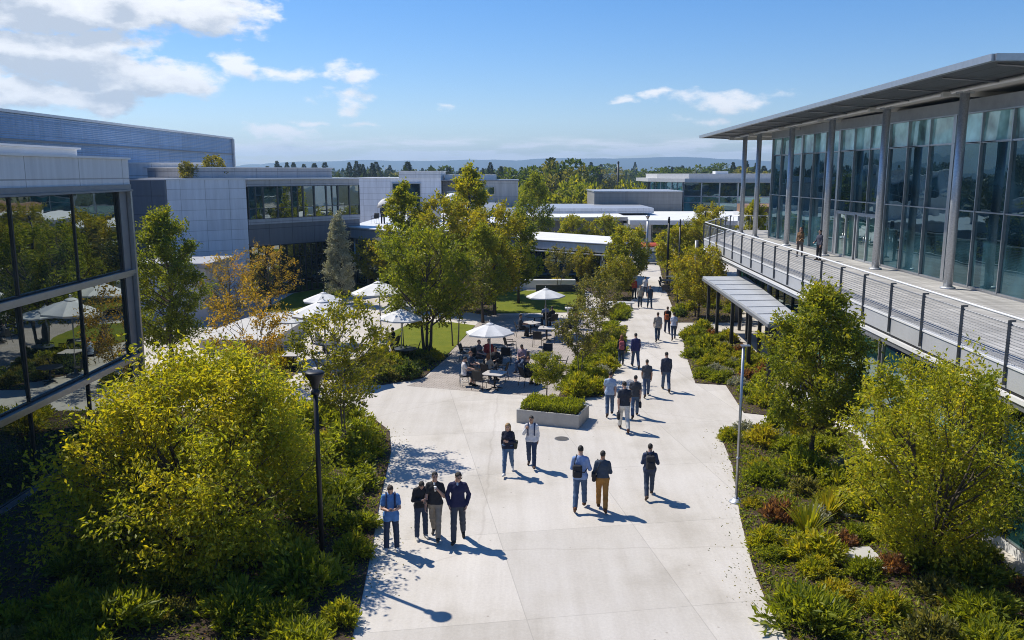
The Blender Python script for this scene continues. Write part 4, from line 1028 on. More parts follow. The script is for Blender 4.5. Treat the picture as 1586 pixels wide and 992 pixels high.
            bp('bag_body',soft(tuple(c+V3(0,0,-.20)),.05,.13,.12,.045)); strap([tuple(c+V3(0,.08,-.08)),tuple(c+V3(0,.03,0)),tuple(c+V3(0,-.03,0)),tuple(c+V3(0,-.08,-.08))],.009)
    return o
HSIDE={}
def hgt(u,vf,vh,lo=1.62,hi=1.92,z=0.):
    x,y=G(u,vf,z); h=1.75
    for _ in range(30):
        vv=PX(x,y,z+h)[1]; h*= (vf-vh)/(vf-vv)
    return min(hi,max(lo,h))
def walker(u,vf,vh,label,**k):
    q=random.Random(int(u*7+vf)); k.setdefault('look',(q.uniform(-.05,.18),q.uniform(-.4,.4))); k.setdefault('build',q.uniform(.93,1.05)); k.setdefault('stride',q.uniform(.75,1.3)); k.setdefault('lean',q.uniform(0,.07)); k['head']=k.get('head',0)+q.uniform(-5,5)
    return person(label,G(u,vf),height=hgt(u,vf,vh),**k)
N1,N2,N3=.0125,.016,.021
GW='people walking on the plaza'
walker(607,853,748,'man in a bright blue shirt reading his phone at the edge of the left bed',head=172,pose='stand',arms=('phone','phone'),top=BLUE,sleeve='short',legs=DJEANS,shoe=(.55,.55,.55),hair='brown',look=(.55,0),res=N1,group=GW,straps=NAVY,hem=-.16,phone=(-1,'dark phone held by the man in the bright blue shirt'),collar=BLUE)
walker(653,834,738,'man in a dark vest with pale grey sleeves bending over his phone',head=160,pose='stand2',arms=('phone','chest'),top=(.028,.028,.032),sleeve='long',legs=DJEANS,shoe=(.5,.49,.47),hair='dark',look=(.75,-.15),res=N1,group=GW,hem=-.03,phone=(-1,'phone held by the man in the dark vest'),lean=.12)
walker(675,835,731,'man in a black polo shirt and khaki trousers with a drink in his hand',head=188,pose='walk',phase=-1,arms=('cup','hang'),top=BLACK,sleeve='short',legs=KHAKI,shoe=(.07,.065,.06),hair='dark',look=(.1,.3),res=N1,group=GW,hem=-.02,glasses=True,cup=(-1,'small drink cup held by the man in the black polo shirt',(.75,.75,.74)),collar=WHITEC)
walker(710,840,730,'man in a navy cardigan and grey jeans with hands at his pockets',head=183,pose='walk',phase=1,arms=('pocket','pocket'),top=(.026,.028,.075),sleeve='long',legs=(.06,.07,.09),shoe=(.03,.03,.03),hair='dark',look=(.3,.4),res=N1,group=GW,hem=-.06,glasses=True,collar=LBLUE)
walker(787,735,654,'blond woman in a navy jacket and blue jeans walking toward the camera',head=186,pose='walk',phase=1,arms=('chest','hang'),top=(.022,.025,.045),sleeve='long',legs=(.07,.13,.24),shoe=(.65,.65,.65),hair='blond',longhair=True,female=True,res=N1,group=GW,bag=('hip','small olive shoulder bag at the hip of the blond woman',(.07,.07,.05)))
walker(823,725,644,'man in a white shirt with dark backpack straps beside the blond woman',head=184,pose='walk',phase=-1,arms=('hang','strap'),top=WHITEC,sleeve='long',legs=(.04,.06,.11),shoe=(.07,.045,.035),hair='dark',skin=1,res=N1,group=GW,straps=NAVY,look=(.15,0))
walker(898,790,692,'man in a light blue shirt carrying a black sling pack seen from behind',head=6,pose='walk',phase=1,arms=('chest','strap'),top=(.24,.34,.58),sleeve='long',legs=JEANS,shoe=(.12,.06,.035),hair='dark',res=N1,group=GW,bag=('sling','black sling pack on the back of the man in the light blue shirt',BLACK),hem=-.09)
walker(932,792,700,'man in a dark slate shirt and mustard trousers walking away',head=4,pose='walk',phase=-1,arms=('chest','chest'),top=(.05,.07,.105),sleeve='long',legs=MUST,shoe=(.09,.045,.025),hair='dark',skin=1,res=N1,group=GW,bag=('hip','black side bag on the man in mustard trousers',BLACK),hem=.04)
walker(1005,771,687,'man in a dark navy shirt with a charcoal backpack walking alone',head=8,pose='walk',phase=1,arms=('chest','strap'),top=(.045,.06,.11),sleeve='long',legs=DJEANS,shoe=(.08,.055,.04),hair='dark',res=N1,group=GW,bag=('backpack','charcoal backpack on the lone man in navy',(.04,.04,.045)))
walker(944,645,577,'man in a pale blue short sleeved shirt and jeans walking away past the planter',head=5,pose='walk',phase=1,top=(.36,.46,.62),legs=JEANS,res=N2,group=GW,hem=-.1)
HSIDE['man in a black t-shirt and white trousers carrying a bag']=-1
walker(966,668,590,'man in a black t-shirt and white trousers carrying a bag',head=3,pose='walk',phase=-1,top=(.033,.038,.055),legs=(.58,.57,.55),shoe=(.10,.05,.04),res=N2,group=GW,bag=('hand','dark bag in the hand of the man in white trousers',BLACK),hem=-.02)
walker(983,647,581,'man in a charcoal t-shirt and jeans close behind the man in white trousers',head=6,pose='walk',phase=1,top=CHAR,legs=JEANS,res=N2,group=GW,bag=('hand','small dark bag carried by the man in the charcoal t-shirt',(.02,.022,.03)))
walker(1001,615,557,'man in a dark grey t-shirt and jeans in the middle of the walkway',head=4,pose='walk',phase=1,top=(.075,.083,.10),legs=(.06,.09,.16),skin=1,res=N2,group=GW)
walker(1031,606,544,'man in a long sleeved navy sweater with hands clasped behind his back',head=2,pose='walk',phase=-1,arms=('hang','hang'),top=(.045,.053,.08),sleeve='long',legs=(.065,.10,.17),res=N2,group=GW)
walker(962,568,519,'woman in a black top wearing a pink red backpack',head=5,pose='walk',phase=1,top=(.03,.025,.03),sleeve='long',legs=(.03,.05,.085),hair='auburn',female=True,longhair=True,res=N2,group=GW,bag=('backpack','pink red backpack on the woman in a black top',(.40,.11,.13)))
walker(984,570,515,'man in an indigo sweater beside the woman with the pink red backpack',head=4,pose='walk',phase=-1,top=(.04,.04,.12),sleeve='long',legs=(.06,.09,.16),res=N2,group=GW)
walker(1018,529,483,'man in a beige grey shirt and jeans walking away',head=6,pose='walk',phase=1,top=(.34,.31,.28),sleeve='rolled',legs=(.03,.05,.09),hair='brown',res=N3,group=GW,hem=-.12)
walker(1033,517,476,'man in a black shirt with an orange bag on his back',head=4,pose='walk',phase=-1,top=(.025,.02,.02),legs=(.03,.035,.07),hair='brown',res=N3,group=GW,bag=('sling','small orange bag on the back of the man in the black shirt',(.40,.10,.03)))
walker(1043,527,488,'woman in a white shirt and jeans at the right edge of the walkway',head=8,pose='walk',phase=1,top=(.55,.58,.68),legs=(.04,.06,.11),hair='dark',female=True,res=N3,group=GW)
walker(991,477,442,'person in a patterned pale top and jeans walking toward the camera',head=184,pose='walk',phase=1,top=(.33,.31,.26),legs=(.025,.04,.065),hair='brown',skin=1,res=N3,group=GW)
walker(1006,478,443,'man in a dark blue t-shirt walking toward the camera beside the far lawn',head=178,pose='walk',phase=-1,top=(.03,.05,.085),legs=(.04,.07,.11),skin=1,res=N3,group=GW)
walker(982,463,441,'person in a red and dark jacket by the bushes on the far walkway',head=160,pose='stand',top=(.35,.06,.04),sleeve='long',legs=BLACK,res=N3,group=GW)
walker(999,461,441,'person in a white top half hidden behind the far couple',head=20,pose='walk',phase=1,top=WHITEC,legs=(.08,.09,.12),res=N3,group=GW)
walker(999,420,397,'lone figure in black at the far end of the walkway',head=190,pose='walk',phase=1,top=BLACK,sleeve='long',legs=BLACK,res=N3,group=GW)
# deck and roof terrace
person('woman in a brown coat behind the deck railing',(16.3,47.5),height=1.66,z=ZD,head=215,pose='stand2',arms=('lap','hang'),top=(.19,.11,.055),sleeve='long',legs=(.12,.10,.09),hair='auburn',longhair=True,female=True,res=N3,group='people on the upper deck')
person('man in a slate jacket on the deck beside the woman in brown',(16.7,45.6),height=1.66,z=ZD,head=250,pose='stand',arms=('hang','lap'),top=(.07,.075,.10),sleeve='long',legs=BLACK,hair='dark',res=N3,group='people on the upper deck')
person('man in a dark suit standing on the roof terrace',(-11.35,74.2),height=1.7,z=4.98,head=10,pose='stand',top=(.035,.04,.055),sleeve='long',legs=(.02,.022,.03),hair='dark',res=N3,group='people on the roof terrace')
# seated on the patio
GS='people sitting at the patio tables'
def sitter(u,v,label,face,**k):
    k.setdefault('res',N2); return person(label,G(u,v),height=k.pop('height',1.70),head=face,pose='sit',group=GS,**k)
# ------------------------------------------------------------ vegetation
BARK=mat('bark',(.085,.065,.05),.9,var=.35,scale=9,bump=.6)
BARKP=mat('pale_bark',(.16,.135,.115),.9,var=.3,scale=9,bump=.5)
LF_YG=leaf_mat('leaf_yellow_green',[(.055,.075,.006),(.10,.12,.008),(.16,.165,.010),(.23,.20,.012)])
LF_NR=leaf_mat('leaf_yellow_green_lit',[(.075,.095,.007),(.125,.145,.009),(.18,.185,.011),(.25,.22,.013)],trans=.5)  # yellow-green leaf again, colours raised so near crowns look sunlit all over
LF_GR=leaf_mat('leaf_green',[(.040,.058,.006),(.078,.100,.007),(.120,.138,.009),(.18,.18,.011)])
LF_DG=leaf_mat('leaf_dark_green',[(.018,.034,.008),(.03,.05,.010),(.05,.07,.012),(.09,.095,.014)])
LF_GO=leaf_mat('leaf_gold',[(.050,.062,.006),(.10,.108,.008),(.16,.155,.010),(.225,.18,.012)])
LF_OR=leaf_mat('leaf_orange',[(.075,.062,.010),(.145,.108,.012),(.21,.145,.014),(.27,.15,.016)])
LF_GY=leaf_mat('leaf_grey_green',[(.09,.10,.07),(.14,.15,.105),(.20,.205,.15),(.27,.265,.20)],trans=.18)
LF_OL=leaf_mat('leaf_olive',[(.035,.042,.012),(.065,.07,.018),(.11,.105,.025),(.16,.13,.03)])
LF_BR=leaf_mat('leaf_brown',[(.04,.02,.014),(.08,.04,.022),(.13,.065,.03),(.20,.10,.03)])
LF_YE=leaf_mat('leaf_yellow',[(.08,.09,.008),(.14,.14,.010),(.20,.175,.012),(.26,.20,.015)])
LF_CO=leaf_mat('needle_dark',[(.012,.022,.010),(.022,.036,.014),(.038,.055,.018),(.06,.07,.022)],trans=.15)

def leaves_np(rng, P, D, L, W, fold=.25):
    """kite shaped leaves folded along the rib: base point P, direction D, length L, width W"""
    n=len(P); D=D/np.linalg.norm(D,axis=1)[:,None]
    r=rng.normal(size=(n,3)); S=np.cross(D,r); S/=np.linalg.norm(S,axis=1)[:,None]; U=np.cross(S,D)
    L=L[:,None]; W=W[:,None]
    V=np.empty((n,4,3)); V[:,0]=P; V[:,1]=P+D*L*.5+S*W*.5+U*W*fold; V[:,2]=P+D*L; V[:,3]=P+D*L*.5-S*W*.5+U*W*fold
    F=np.arange(n*4).reshape(n,4); return V.reshape(-1,3),F
def env(shape,t):
    if shape=='round': return np.sqrt(np.maximum(0,1-(2*t-1)**2))**.85
    if shape=='oval': return np.sin(np.pi*np.clip(t,0,1)**.70)**.8
    if shape=='cone': return np.clip((1-t)**.75*np.minimum(1,t*5+.35),0,1)
    if shape=='vase': return np.sin(np.pi*np.clip(.08+t*.86,0,1)**1.25)**.75
    if shape=='dome': return np.sqrt(np.maximum(0,1-t**2.2))
    return np.ones_like(t)
def tree_meshes(key, seed, H, Rr, zb, shape, limbs, twigs, per, leaf, lm, bark, tr=.09, stems=1, sparse=.0, droop=.2, wl=.5):
    rng=np.random.default_rng(seed); mb=MB(); LP=[];LD=[];rndc=[]
    st=[]
    for s_ in range(stems):
        a=2*math.pi*(s_+rng.random()*.5)/stems; k=0 if stems==1 else .10+.05*rng.random()
        top=np.array([math.cos(a)*Rr*(.0 if stems==1 else .38),math.sin(a)*Rr*(.0 if stems==1 else .38),zb+(H-zb)*(.86 if stems==1 else .72)])
        top[:2]+=rng.normal(0,.05*Rr,2); b0=np.array([math.cos(a)*k,math.sin(a)*k,-.08])
        pts=[]
        for i in range(7):
            t=i/6; p=b0+(top-b0)*np.array([t**1.5,t**1.5,t]); p[:2]+=rng.normal(0,.018*H*min(1,t*2),2)*(.4 if i in (0,) else 1)*.5; pts.append(p)
        r0=tr*(1 if stems==1 else .62)
        mb.tube([tuple(p) for p in pts],[r0*(1.18 if i==0 else (1-i/6*.86)) for i in range(7)],8); st.append(np.array(pts))
    ga=2.39996; off=rng.random()*6.28
    for i in range(limbs):
        t=(i+rng.random())/limbs; t=t**.9
        az=off+i*ga+rng.normal(0,.35); rad=Rr*float(env(shape,np.array(t)))*(.52+.52*rng.random()**.6)
        if rng.random()<.10: rad*=1.13
        end=np.array([math.cos(az)*rad,math.sin(az)*rad,zb+t*(H-zb)+rng.normal(0,.03*H)])
        s=st[int(np.argmin([np.linalg.norm(q[-1][:2]-end[:2])+rng.random()*.3 for q in st]))]
        zs=max(zb*.75,end[2]-rad*(.55+.5*rng.random())-.1); zs=min(zs,s[-1][2])
        j=np.interp(zs,s[:,2],np.arange(len(s))); j0=int(j); fr_=j-j0; bs=s[j0]*(1-fr_)+s[min(j0+1,len(s)-1)]*fr_
        mid=(bs+end)/2+np.array([0,0,-.06*rad])+rng.normal(0,.04*Rr,3); m2=bs*.25+mid*.6+end*.15
        lr=max(.006,tr*.30*(.4+.6*rad/Rr))
        pl=[bs,m2,mid*.5+end*.5+rng.normal(0,.02*Rr,3),end]
        mb.tube([tuple(p) for p in pl],[lr,lr*.75,lr*.45,lr*.18],5,cap=False)
        pl=np.array(pl); tone=rng.normal(0,.13)
        for k in range(twigs):
            q=.30+.70*rng.random()**.7; x=q*3; x0=min(2,int(x)); p=pl[x0]*(1-(x-x0))+pl[x0+1]*(x-x0)
            d=unit(end-bs)*.7+rng.normal(0,.62,3)+np.array([0,0,.18]); d=unit(d); ln_=Rr*(.16+.18*rng.random())
            e=p+d*ln_
            if k%2==0: mb.tube([tuple(p),tuple((p+e)/2+rng.normal(0,.01,3)),tuple(e)],[lr*.35,lr*.25,lr*.1],3,cap=False)
            n=max(3,int(per*(.5+rng.random()))); 
            if rng.random()<sparse: n=n//4
            u=rng.random(n)**.7
            P=p+(e-p)*u[:,None]+rng.normal(0,.036*Rr+.02,(n,3)); LP.append(P)
            D=d*.6+rng.normal(0,.75,(n,3)); D[:,2]-=droop; LD.append(D)
            rndc.append(np.clip(.5+tone+rng.normal(0,.20,n)+.10*(t-.5),0,1))
    P=np.concatenate(LP); D=np.concatenate(LD); n=len(P); L=leaf*(.65+.7*rng.random(n))
    V,F=leaves_np(rng,P,D,L,L*wl)
    cm=np_mesh(key+'_crown',V,F,lm,attr=np.concatenate(rndc)); tm=mb.mesh(key+'_trunk',bark)
    return tm,cm
TM={}
def tree(name,label,x,y,key,group,s=1.0,rz=None,z=0.,sz=None,cat='tree'):
    tm,cm=TM[key]; rng=random.Random(int((x*37+y*91)*10))
    r=empty(name,(x,y,z),rng.random()*6.28 if rz is None else rz,label,cat,group); r.scale=(s,s,sz or s)
    for nm,me in (('trunk',tm),('crown',cm)):
        o=bpy.data.objects.new(nm,me); C.objects.link(o); o.parent=r
    return r
GT='trees around the plaza'
TM['near']=tree_meshes('near',11,4.55,3.40,.55,'dome',104,10,44,.125,LF_NR,BARK,tr=.13,stems=4,droop=.35)
TM['lampt']=tree_meshes('lampt',5,5.0,1.75,1.55,'vase',50,8,20,.13,LF_GO,BARKP,tr=.06,stems=2,sparse=.3)
TM['orange']=tree_meshes('orange',8,4.3,1.8,1.1,'vase',40,7,16,.13,LF_OR,BARKP,tr=.06,stems=2,sparse=.3)
TM['darkleft']=tree_meshes('darkleft',21,7.7,2.1,1.4,'oval',75,9,30,.15,LF_GR,BARK,tr=.13)
TM['oranged']=tree_meshes('oranged',31,5.4,2.5,1.2,'round',38,7,18,.16,LF_OR,BARK,tr=.08,sparse=.35)
TM['conic']=tree_meshes('conic',41,6.3,1.45,.9,'cone',90,7,30,.13,LF_GY,BARK,tr=.09)
TM['multi']=tree_meshes('multi',51,6.3,2.35,2.1,'round',66,8,27,.16,LF_GR,BARK,tr=.15,stems=3)
TM['talla']=tree_meshes('talla',61,8.6,1.9,2.2,'oval',66,7,26,.20,LF_YG,BARK,tr=.13)
TM['tallb']=tree_meshes('tallb',62,7.6,2.4,2.0,'round',66,7,25,.20,LF_GO,BARK,tr=.13)
TM['tallc']=tree_meshes('tallc',63,8.0,2.2,2.0,'oval',66,7,25,.20,LF_GR,BARK,tr=.13)
TM['olive']=tree_meshes('olive',71,3.5,1.25,1.4,'round',34,7,18,.12,LF_OL,BARKP,tr=.05,stems=2,sparse=.15)
TM['ball']=tree_meshes('ball',72,1.9,.72,.85,'round',40,7,22,.085,LF_YG,BARK,tr=.035)
TM['round']=tree_meshes('round',73,4.6,1.7,1.2,'round',55,8,22,.18,LF_YG,BARK,tr=.08)
TM['garden']=tree_meshes('garden',74,4.2,1.9,1.0,'vase',50,8,20,.17,LF_GO,BARK,tr=.07,stems=3)
TM['right']=tree_meshes('right',81,6.2,1.95,1.65,'oval',85,9,32,.14,LF_YG,BARK,tr=.10,droop=.3)
TM['nearr']=tree_meshes('nearr',91,5.5,2.45,.7,'vase',82,9,30,.12,LF_NR,BARK,tr=.11,stems=5,droop=.2)
TM['rooft']=tree_meshes('rooft',92,1.6,1.1,.2,'dome',24,6,16,.16,LF_OL,BARK,tr=.04,stems=3)
def gt(name,lab,u,v,key,s=1.0,**k): x,y=G(u,v); return tree(name,lab,x,y,key,k.pop('group',GT),s,**k)
tree('spreading_tree','broad yellow-green spreading tree beside the mirror glass office, closest to the black lamp post',-7.75,19.9,'near',GT,1.0,rz=.4)
gt('airy_tree','thin airy gold-green tree with two stems right behind the black lamp post',535,695,'lampt',1.0,rz=.9)
gt('orange_tree','orange tinged airy tree in front of the white plinth',392,600,'orange',1.0,rz=2)
tree('leafy_tree','tall dense green tree just past the corner of the mirror glass office',-16.6,40.0,'darkleft',GT,.95,rz=1)
gt('amber_tree','amber leaved tree standing in front of the pale clad block',358,500,'oranged',.78,rz=.3)
gt('amber_tree','amber and green leaved tree in front of the office wing windows',420,478,'oranged',.80,rz=2.2)
gt('conical_tree','grey-green conical tree standing on the curving lawn',527,470,'conic',.97,rz=1)
gt('small_amber_tree','small slim amber tree between the conical tree and the grove',583,452,'garden',.95,rz=1)
gt('grove_tree','green multi trunk tree at the edge of the small lawn, front of the grove',662,552,'multi',1.02,rz=.6)
gt('grove_tree','slim green tree just right of the multi trunk tree at the lawn edge',705,536,'olive',1.45,rz=.2)
gt('grove_tree','tall pointed yellow-green tree at the left side of the grove',628,478,'talla',.98,rz=.5)
gt('grove_tree','golden round headed tree in the middle of the grove',688,482,'tallb',1.0,rz=1.5)
gt('grove_tree','tall yellow-green tree behind the middle of the grove',728,455,'talla',1.12,rz=3)
gt('grove_tree','golden tree on the right side of the grove behind the far patio umbrella',766,488,'tallb',.93,rz=4)
gt('grove_tree','green tree at the right end of the grove near the pavilion',803,470,'tallc',.80,rz=1)
gt('grove_tree','dark green tree deep in the shade of the grove',748,500,'tallc',.74,rz=2.4)
tree('slim_tree','slim dark green tree rising alone against the long white roof',2.3,88,'tallc',GT,1.0,rz=2,sz=1.12)
for u,lab in ((887,'small round tree against the dark grey wall, nearer the slim tree'),(937,'small round tree against the dark grey wall, nearer the entrance')):
    tree('round_tree',lab,(u-793)/1300*93,93,'round',GT,1.0)
gt('garden_tree','rounded green tree at the left edge of the far walkway by the pavilion corner',970,445,'round',1.06,rz=.5)
gt('garden_tree','low bushy golden tree left of the far walkway couple',958,462,'garden',.72,rz=1.1)
gt('garden_tree','golden shrubby tree in front of the pavilion windows',905,440,'garden',.72,rz=2.6)
gt('garden_tree','slender young tree on the lawn behind the far patio umbrella',866,452,'olive',1.0,rz=2.2)
gt('young_tree','grey-brown young tree with two thin stems beside the small bed at the patio end',925,527,'olive',1.06,rz=.3)
gt('young_tree','olive young tree on thin stems in the bed along the patio',898,588,'olive',.97,rz=1.7)
gt('ball_tree','small clipped ball tree standing right behind the planter box',847,620,'ball',1.0,rz=1)
gt('walkway_tree','bushy green tree in front of the canopy beside the walkway',1080,492,'garden',1.05,rz=.1)
gt('walkway_tree','olive green tree at the right of the walkway by the dark tables',1046,438,'round',1.02,rz=2.5)
gt('walkway_tree','golden green tree beyond the deck corner',1088,440,'tallb',.72,rz=1)
gt('walkway_tree','yellow-green tree under the far corner of the deck',1098,425,'round',1.02,rz=3.2)
tree('walkway_tree','yellow tree seen between the deck columns',21.8,76,'talla',GT,.80,rz=1)
tree('walkway_tree','golden tree just beyond the far end of the deck',18.6,80,'tallb',GT,.82,rz=2)
gt('plaza_tree','bright green oval tree in the right bed in front of the canopy',1256,722,'right',.92,rz=.7)
tree('vase_tree','large loose many stemmed tree nearest in the right bed against the glass',10.0,18.9,'nearr',GT,.88,rz=.5)
tree('vase_tree','half seen leafy tree at the right edge beside the ground floor glass',12.0,22.0,'nearr',GT,.72,rz=2.5)
for x,y,lab in ((-23.5,61.6,'olive shrub on the roof edge behind the pale clad block'),(-22.5,64.2,'taller olive shrub on the roof at the parapet end')):
    tree('roof_shrub',lab,x,y,'rooft','roof planting',.72 if x<-23 else 1.0,z=8.95,cat='shrub')

# shrubs
SM={}
def shrub_mesh(key,seed,r,h,n,leaf,lm,shoots=60,wl=.42,up=.8,flat=.0):
    rng=np.random.default_rng(seed); LP=[];LD=[];rc=[]
    for i in range(shoots):
        az=rng.random()*6.283; q=rng.random()**.6; el=rng.random()
        tip=np.array([math.cos(az)*r*q,math.sin(az)*r*q,h*(math.sqrt(max(.05,1-q*q))*(.55+.5*el))])
        base=tip*np.array([.35,.35,.05]); m=max(4,int(n/shoots)); u=.25+.75*rng.random(m)
        LP.append(base+(tip-base)*u[:,None]+rng.normal(0,.05*r,(m,3))); d=unit(tip-base)
        LD.append(d*up+rng.normal(0,.55,(m,3))+np.array([0,0,.15])); tone=rng.normal(0,.13); rc.append(np.clip(.45+tone+.22*(u-.5)+rng.normal(0,.17,m),0,1))
    P=np.concatenate(LP); P[:,2]=np.maximum(P[:,2],.01); D=np.concatenate(LD); L=leaf*(.6+.8*rng.random(len(P)))
    V,F=leaves_np(rng,P,D,L,L*wl); SM[key]=np_mesh('shrub_'+key,V,F,lm,attr=np.concatenate(rc))
shrub_mesh('feather',1,.62,.62,2300,.15,LF_YG,90,.30)
shrub_mesh('feather2',2,.75,.55,2500,.15,LF_GR,90,.30)
shrub_mesh('mound',3,.60,.58,2000,.10,LF_GR,70,.5,.5)
shrub_mesh('dark',4,.60,.70,1800,.11,LF_DG,70,.5,.5)
shrub_mesh('gold',5,.55,.50,1700,.11,LF_YE,70,.4)
shrub_mesh('brown',6,.45,.50,1000,.12,LF_BR,50,.35)
shrub_mesh('grey',7,.48,.42,1300,.10,LF_GY,60,.4)
shrub_mesh('olive',8,.58,.55,1500,.12,LF_OL,60,.4)
KIND={'feather':'feathery yellow-green','feather2':'low spreading green','mound':'rounded green','dark':'dark green','gold':'golden yellow','brown':'brownish red','grey':'pale grey-green','olive':'olive green'}
def in_poly(x,y,po):
    c=False; j=len(po)-1
    for i in range(len(po)):
        if (po[i][1]>y)!=(po[j][1]>y) and x<(po[j][0]-po[i][0])*(y-po[i][1])/(po[j][1]-po[i][1])+po[i][0]: c=not c
        j=i
    return c
def edge_d(x,y,po):
    b=9
    for i in range(len(po)):
        p,q=Vector(po[i]),Vector(po[(i+1)%len(po)]); d=q-p; t=max(0,min(1,(Vector((x,y))-p).dot(d)/max(1e-6,d.length_squared))); b=min(b,(p+d*t-Vector((x,y))).length)
    return b
def plant_bed(po,where,mix,n,seed,gap=.55,smin=.7,smax=1.25,margin=.3,ymin=11.5,ymax=200,avoid=()):
    rng=random.Random(seed); xs=[p[0] for p in po]; yy=[p[1] for p in po]; got=[]
    for _ in range(n*60):
        if len(got)>=n: break
        x=rng.uniform(min(xs),max(xs)); y=rng.uniform(max(ymin,min(yy)),min(ymax,max(yy)))
        if not in_poly(x,y,po) or abs(x)>y*.66+1.5: continue
        s=rng.uniform(smin,smax); e=edge_d(x,y,po)
        if e<margin*s: continue
        if any((x-a)**2+(y-b_)**2<(gap*(s+t))**2 for a,b_,t in got) or any((x-a)**2+(y-b_)**2<r*r for a,b_,r in avoid): continue
        got.append((x,y,s)); k=rng.choices([m[0] for m in mix],[m[1] for m in mix])[0]
        o=bpy.data.objects.new('shrub',SM[k]); C.objects.link(o); o.location=(x,y,.03); o.rotation_euler=(rng.uniform(-.08,.08),rng.uniform(-.08,.08),rng.random()*6.28); o.scale=(s,s,s*rng.uniform(.8,1.2))
        tag(o,KIND[k]+' shrub massed in the '+where,'shrub',KIND[k]+' shrubs in the '+where)
plant_bed(bedA,'bed along the left edge of the walkway',[('feather',5),('feather2',4),('mound',1),('olive',1)],70,1,gap=.38,smin=.7,smax=1.45,avoid=[(-13.5,y_,2.6) for y_ in range(14,33,2)])
plant_bed(bedB,'bed between the small lawn and the patio',[('feather',2),('gold',2),('mound',2),('dark',2),('olive',2)],21,2,gap=.42)
plant_bed(bedC,'bed between the patio and the walkway',[('feather',4),('mound',2),('gold',1.5),('feather2',2),('grey',.6)],36,3,gap=.38)
plant_bed(bedD,'small bed at the end of the patio',[('feather2',2),('mound',1)],6,4,gap=.42)
plant_bed(bedD2,'far bed left of the walkway',[('gold',2),('mound',2),('dark',1),('olive',2)],20,5,gap=.52,smax=1.6)
plant_bed(bedE,'bed in front of the canopy',[('feather',3),('mound',2),('feather2',2),('brown',1),('grey',.7)],36,6,gap=.38)
plant_bed(bedF,'far bed right of the walkway',[('mound',2),('olive',2),('dark',1.5),('feather',1.5)],20,7,gap=.6,smax=1.5)
plant_bed(bedG,'large bed below the glass hall',[('feather2',2),('mound',1.5),('feather',2),('brown',.7),('olive',1.5),('grey',1),('gold',.8)],60,8,gap=.38,smin=.5,smax=1.35)
plant_bed(bedH,'bed below the white plinth',[('gold',2),('feather',2),('olive',2)],10,9,gap=.5,smax=1.4)
plant_bed(bedI,'shady bed under the grove',[('dark',3),('mound',1),('olive',1)],16,10,gap=.6,smax=1.5)
# flax clumps
def flax(seed):
    rng=np.random.default_rng(seed); V=[];F=[];at=[]
    for i in range(58):
        az=rng.random()*6.283; tl=rng.uniform(.08,.75); L=rng.uniform(.55,.95); w=.028
        d=np.array([math.cos(az)*math.sin(tl),math.sin(az)*math.sin(tl),math.cos(tl)]); s=np.array([-math.sin(az),math.cos(az),0]); b0=np.array([math.cos(az),math.sin(az),0])*.06
        o=len(V); 
        for t,ww in ((0,w),(.4,w),(.75,w*.7),(1,.002)):
            p=b0+d*L*t+np.array([d[0]*.25,d[1]*.25,-.28])*L*t**3*math.sin(tl); V+=[p-s*ww,p+s*ww]
        for k in range(3): F.append((o+2*k,o+2*k+1,o+2*k+3,o+2*k+2)); at.append(np.clip(.6+rng.normal(0,.2),0,1))
    return np_mesh('flax_blades',np.array(V),np.array(F),LF_YG if seed!=2 else LF_GO,attr=np.array(at))
for i,(u,v,s,lab) in enumerate(((1300,760,1.0,'strap leaved flax clump nearest the bright green oval tree'),(1283,800,1.05,'strap leaved flax clump between two other flax clumps'),(1250,832,1.25,'strap leaved flax clump lowest in the right bed, largest of three'))):
    o=bpy.data.objects.new('flax_plant',flax(i+1)); C.objects.link(o); o.location=(*G(u,v),.03); o.scale=(s,)*3; o.rotation_euler=(0,0,i*2.1); tag(o,lab,'plant','flax clumps in the right bed')
# loose ground cover and leaf litter in the beds
def cover(name,po,label,dens,lm,leaf,seed,h=.10,ymax=70):
    rng=np.random.default_rng(seed); xs=[p[0] for p in po]; yy=[max(11.5,p[1]) for p in po]
    n=int((max(xs)-min(xs))*(max(yy)-min(yy))*dens); X=rng.uniform(min(xs),max(xs),n); Y=rng.uniform(min(yy),max(yy),n)
    X=X+.0; cl=np.sin(X*2.1+1.3*np.sin(Y*1.7))*np.sin(Y*1.9+np.cos(X*1.1)*1.4)
    keep=np.array([in_poly(x,y,po) for x,y in zip(X,Y)])&(rng.random(n)<.45+.75*np.clip(cl,0,1)); X,Y,cl=X[keep],Y[keep],cl[keep]; n=len(X)
    P=np.stack([X,Y,.04+h*rng.random(n)*np.clip(.3+cl,.1,1)],1); D=rng.normal(0,1,(n,3)); D[:,2]=np.abs(D[:,2])*.6
    L=leaf*(.5+rng.random(n)); V,F=leaves_np(rng,P,D,L,L*.5); o=bpy.data.objects.new(name,np_mesh(name,V,F,lm,attr=rng.random(n))); C.objects.link(o)
    return tag(o,label,None,None,'stuff')
cover('ground_cover',bedA,'low green ground cover in the left bed',170,LF_GR,.09,1); cover('leaf_litter',bedA,'dry leaf litter on the left bed',60,LF_BR,.06,2,h=.02)
cover('ground_cover',bedG,'patchy ground cover in the right bed',420,LF_GR,.10,3); cover('leaf_litter',bedG,'dry leaf litter on the right bed',90,LF_BR,.06,4,h=.02)
cover('ground_cover',bedE,'ground cover in the canopy bed',110,LF_GR,.09,5); cover('ground_cover',bedC,'ground cover in the patio bed',160,LF_YG,.10,6)
cover('ground_cover',bedB,'ground cover beside the small lawn',120,LF_GR,.10,7); cover('ground_cover',bedF,'ground cover in the far right bed',60,LF_OL,.12,8); cover('ground_cover',bedD2,'ground cover in the far left bed',40,LF_OL,.14,9)
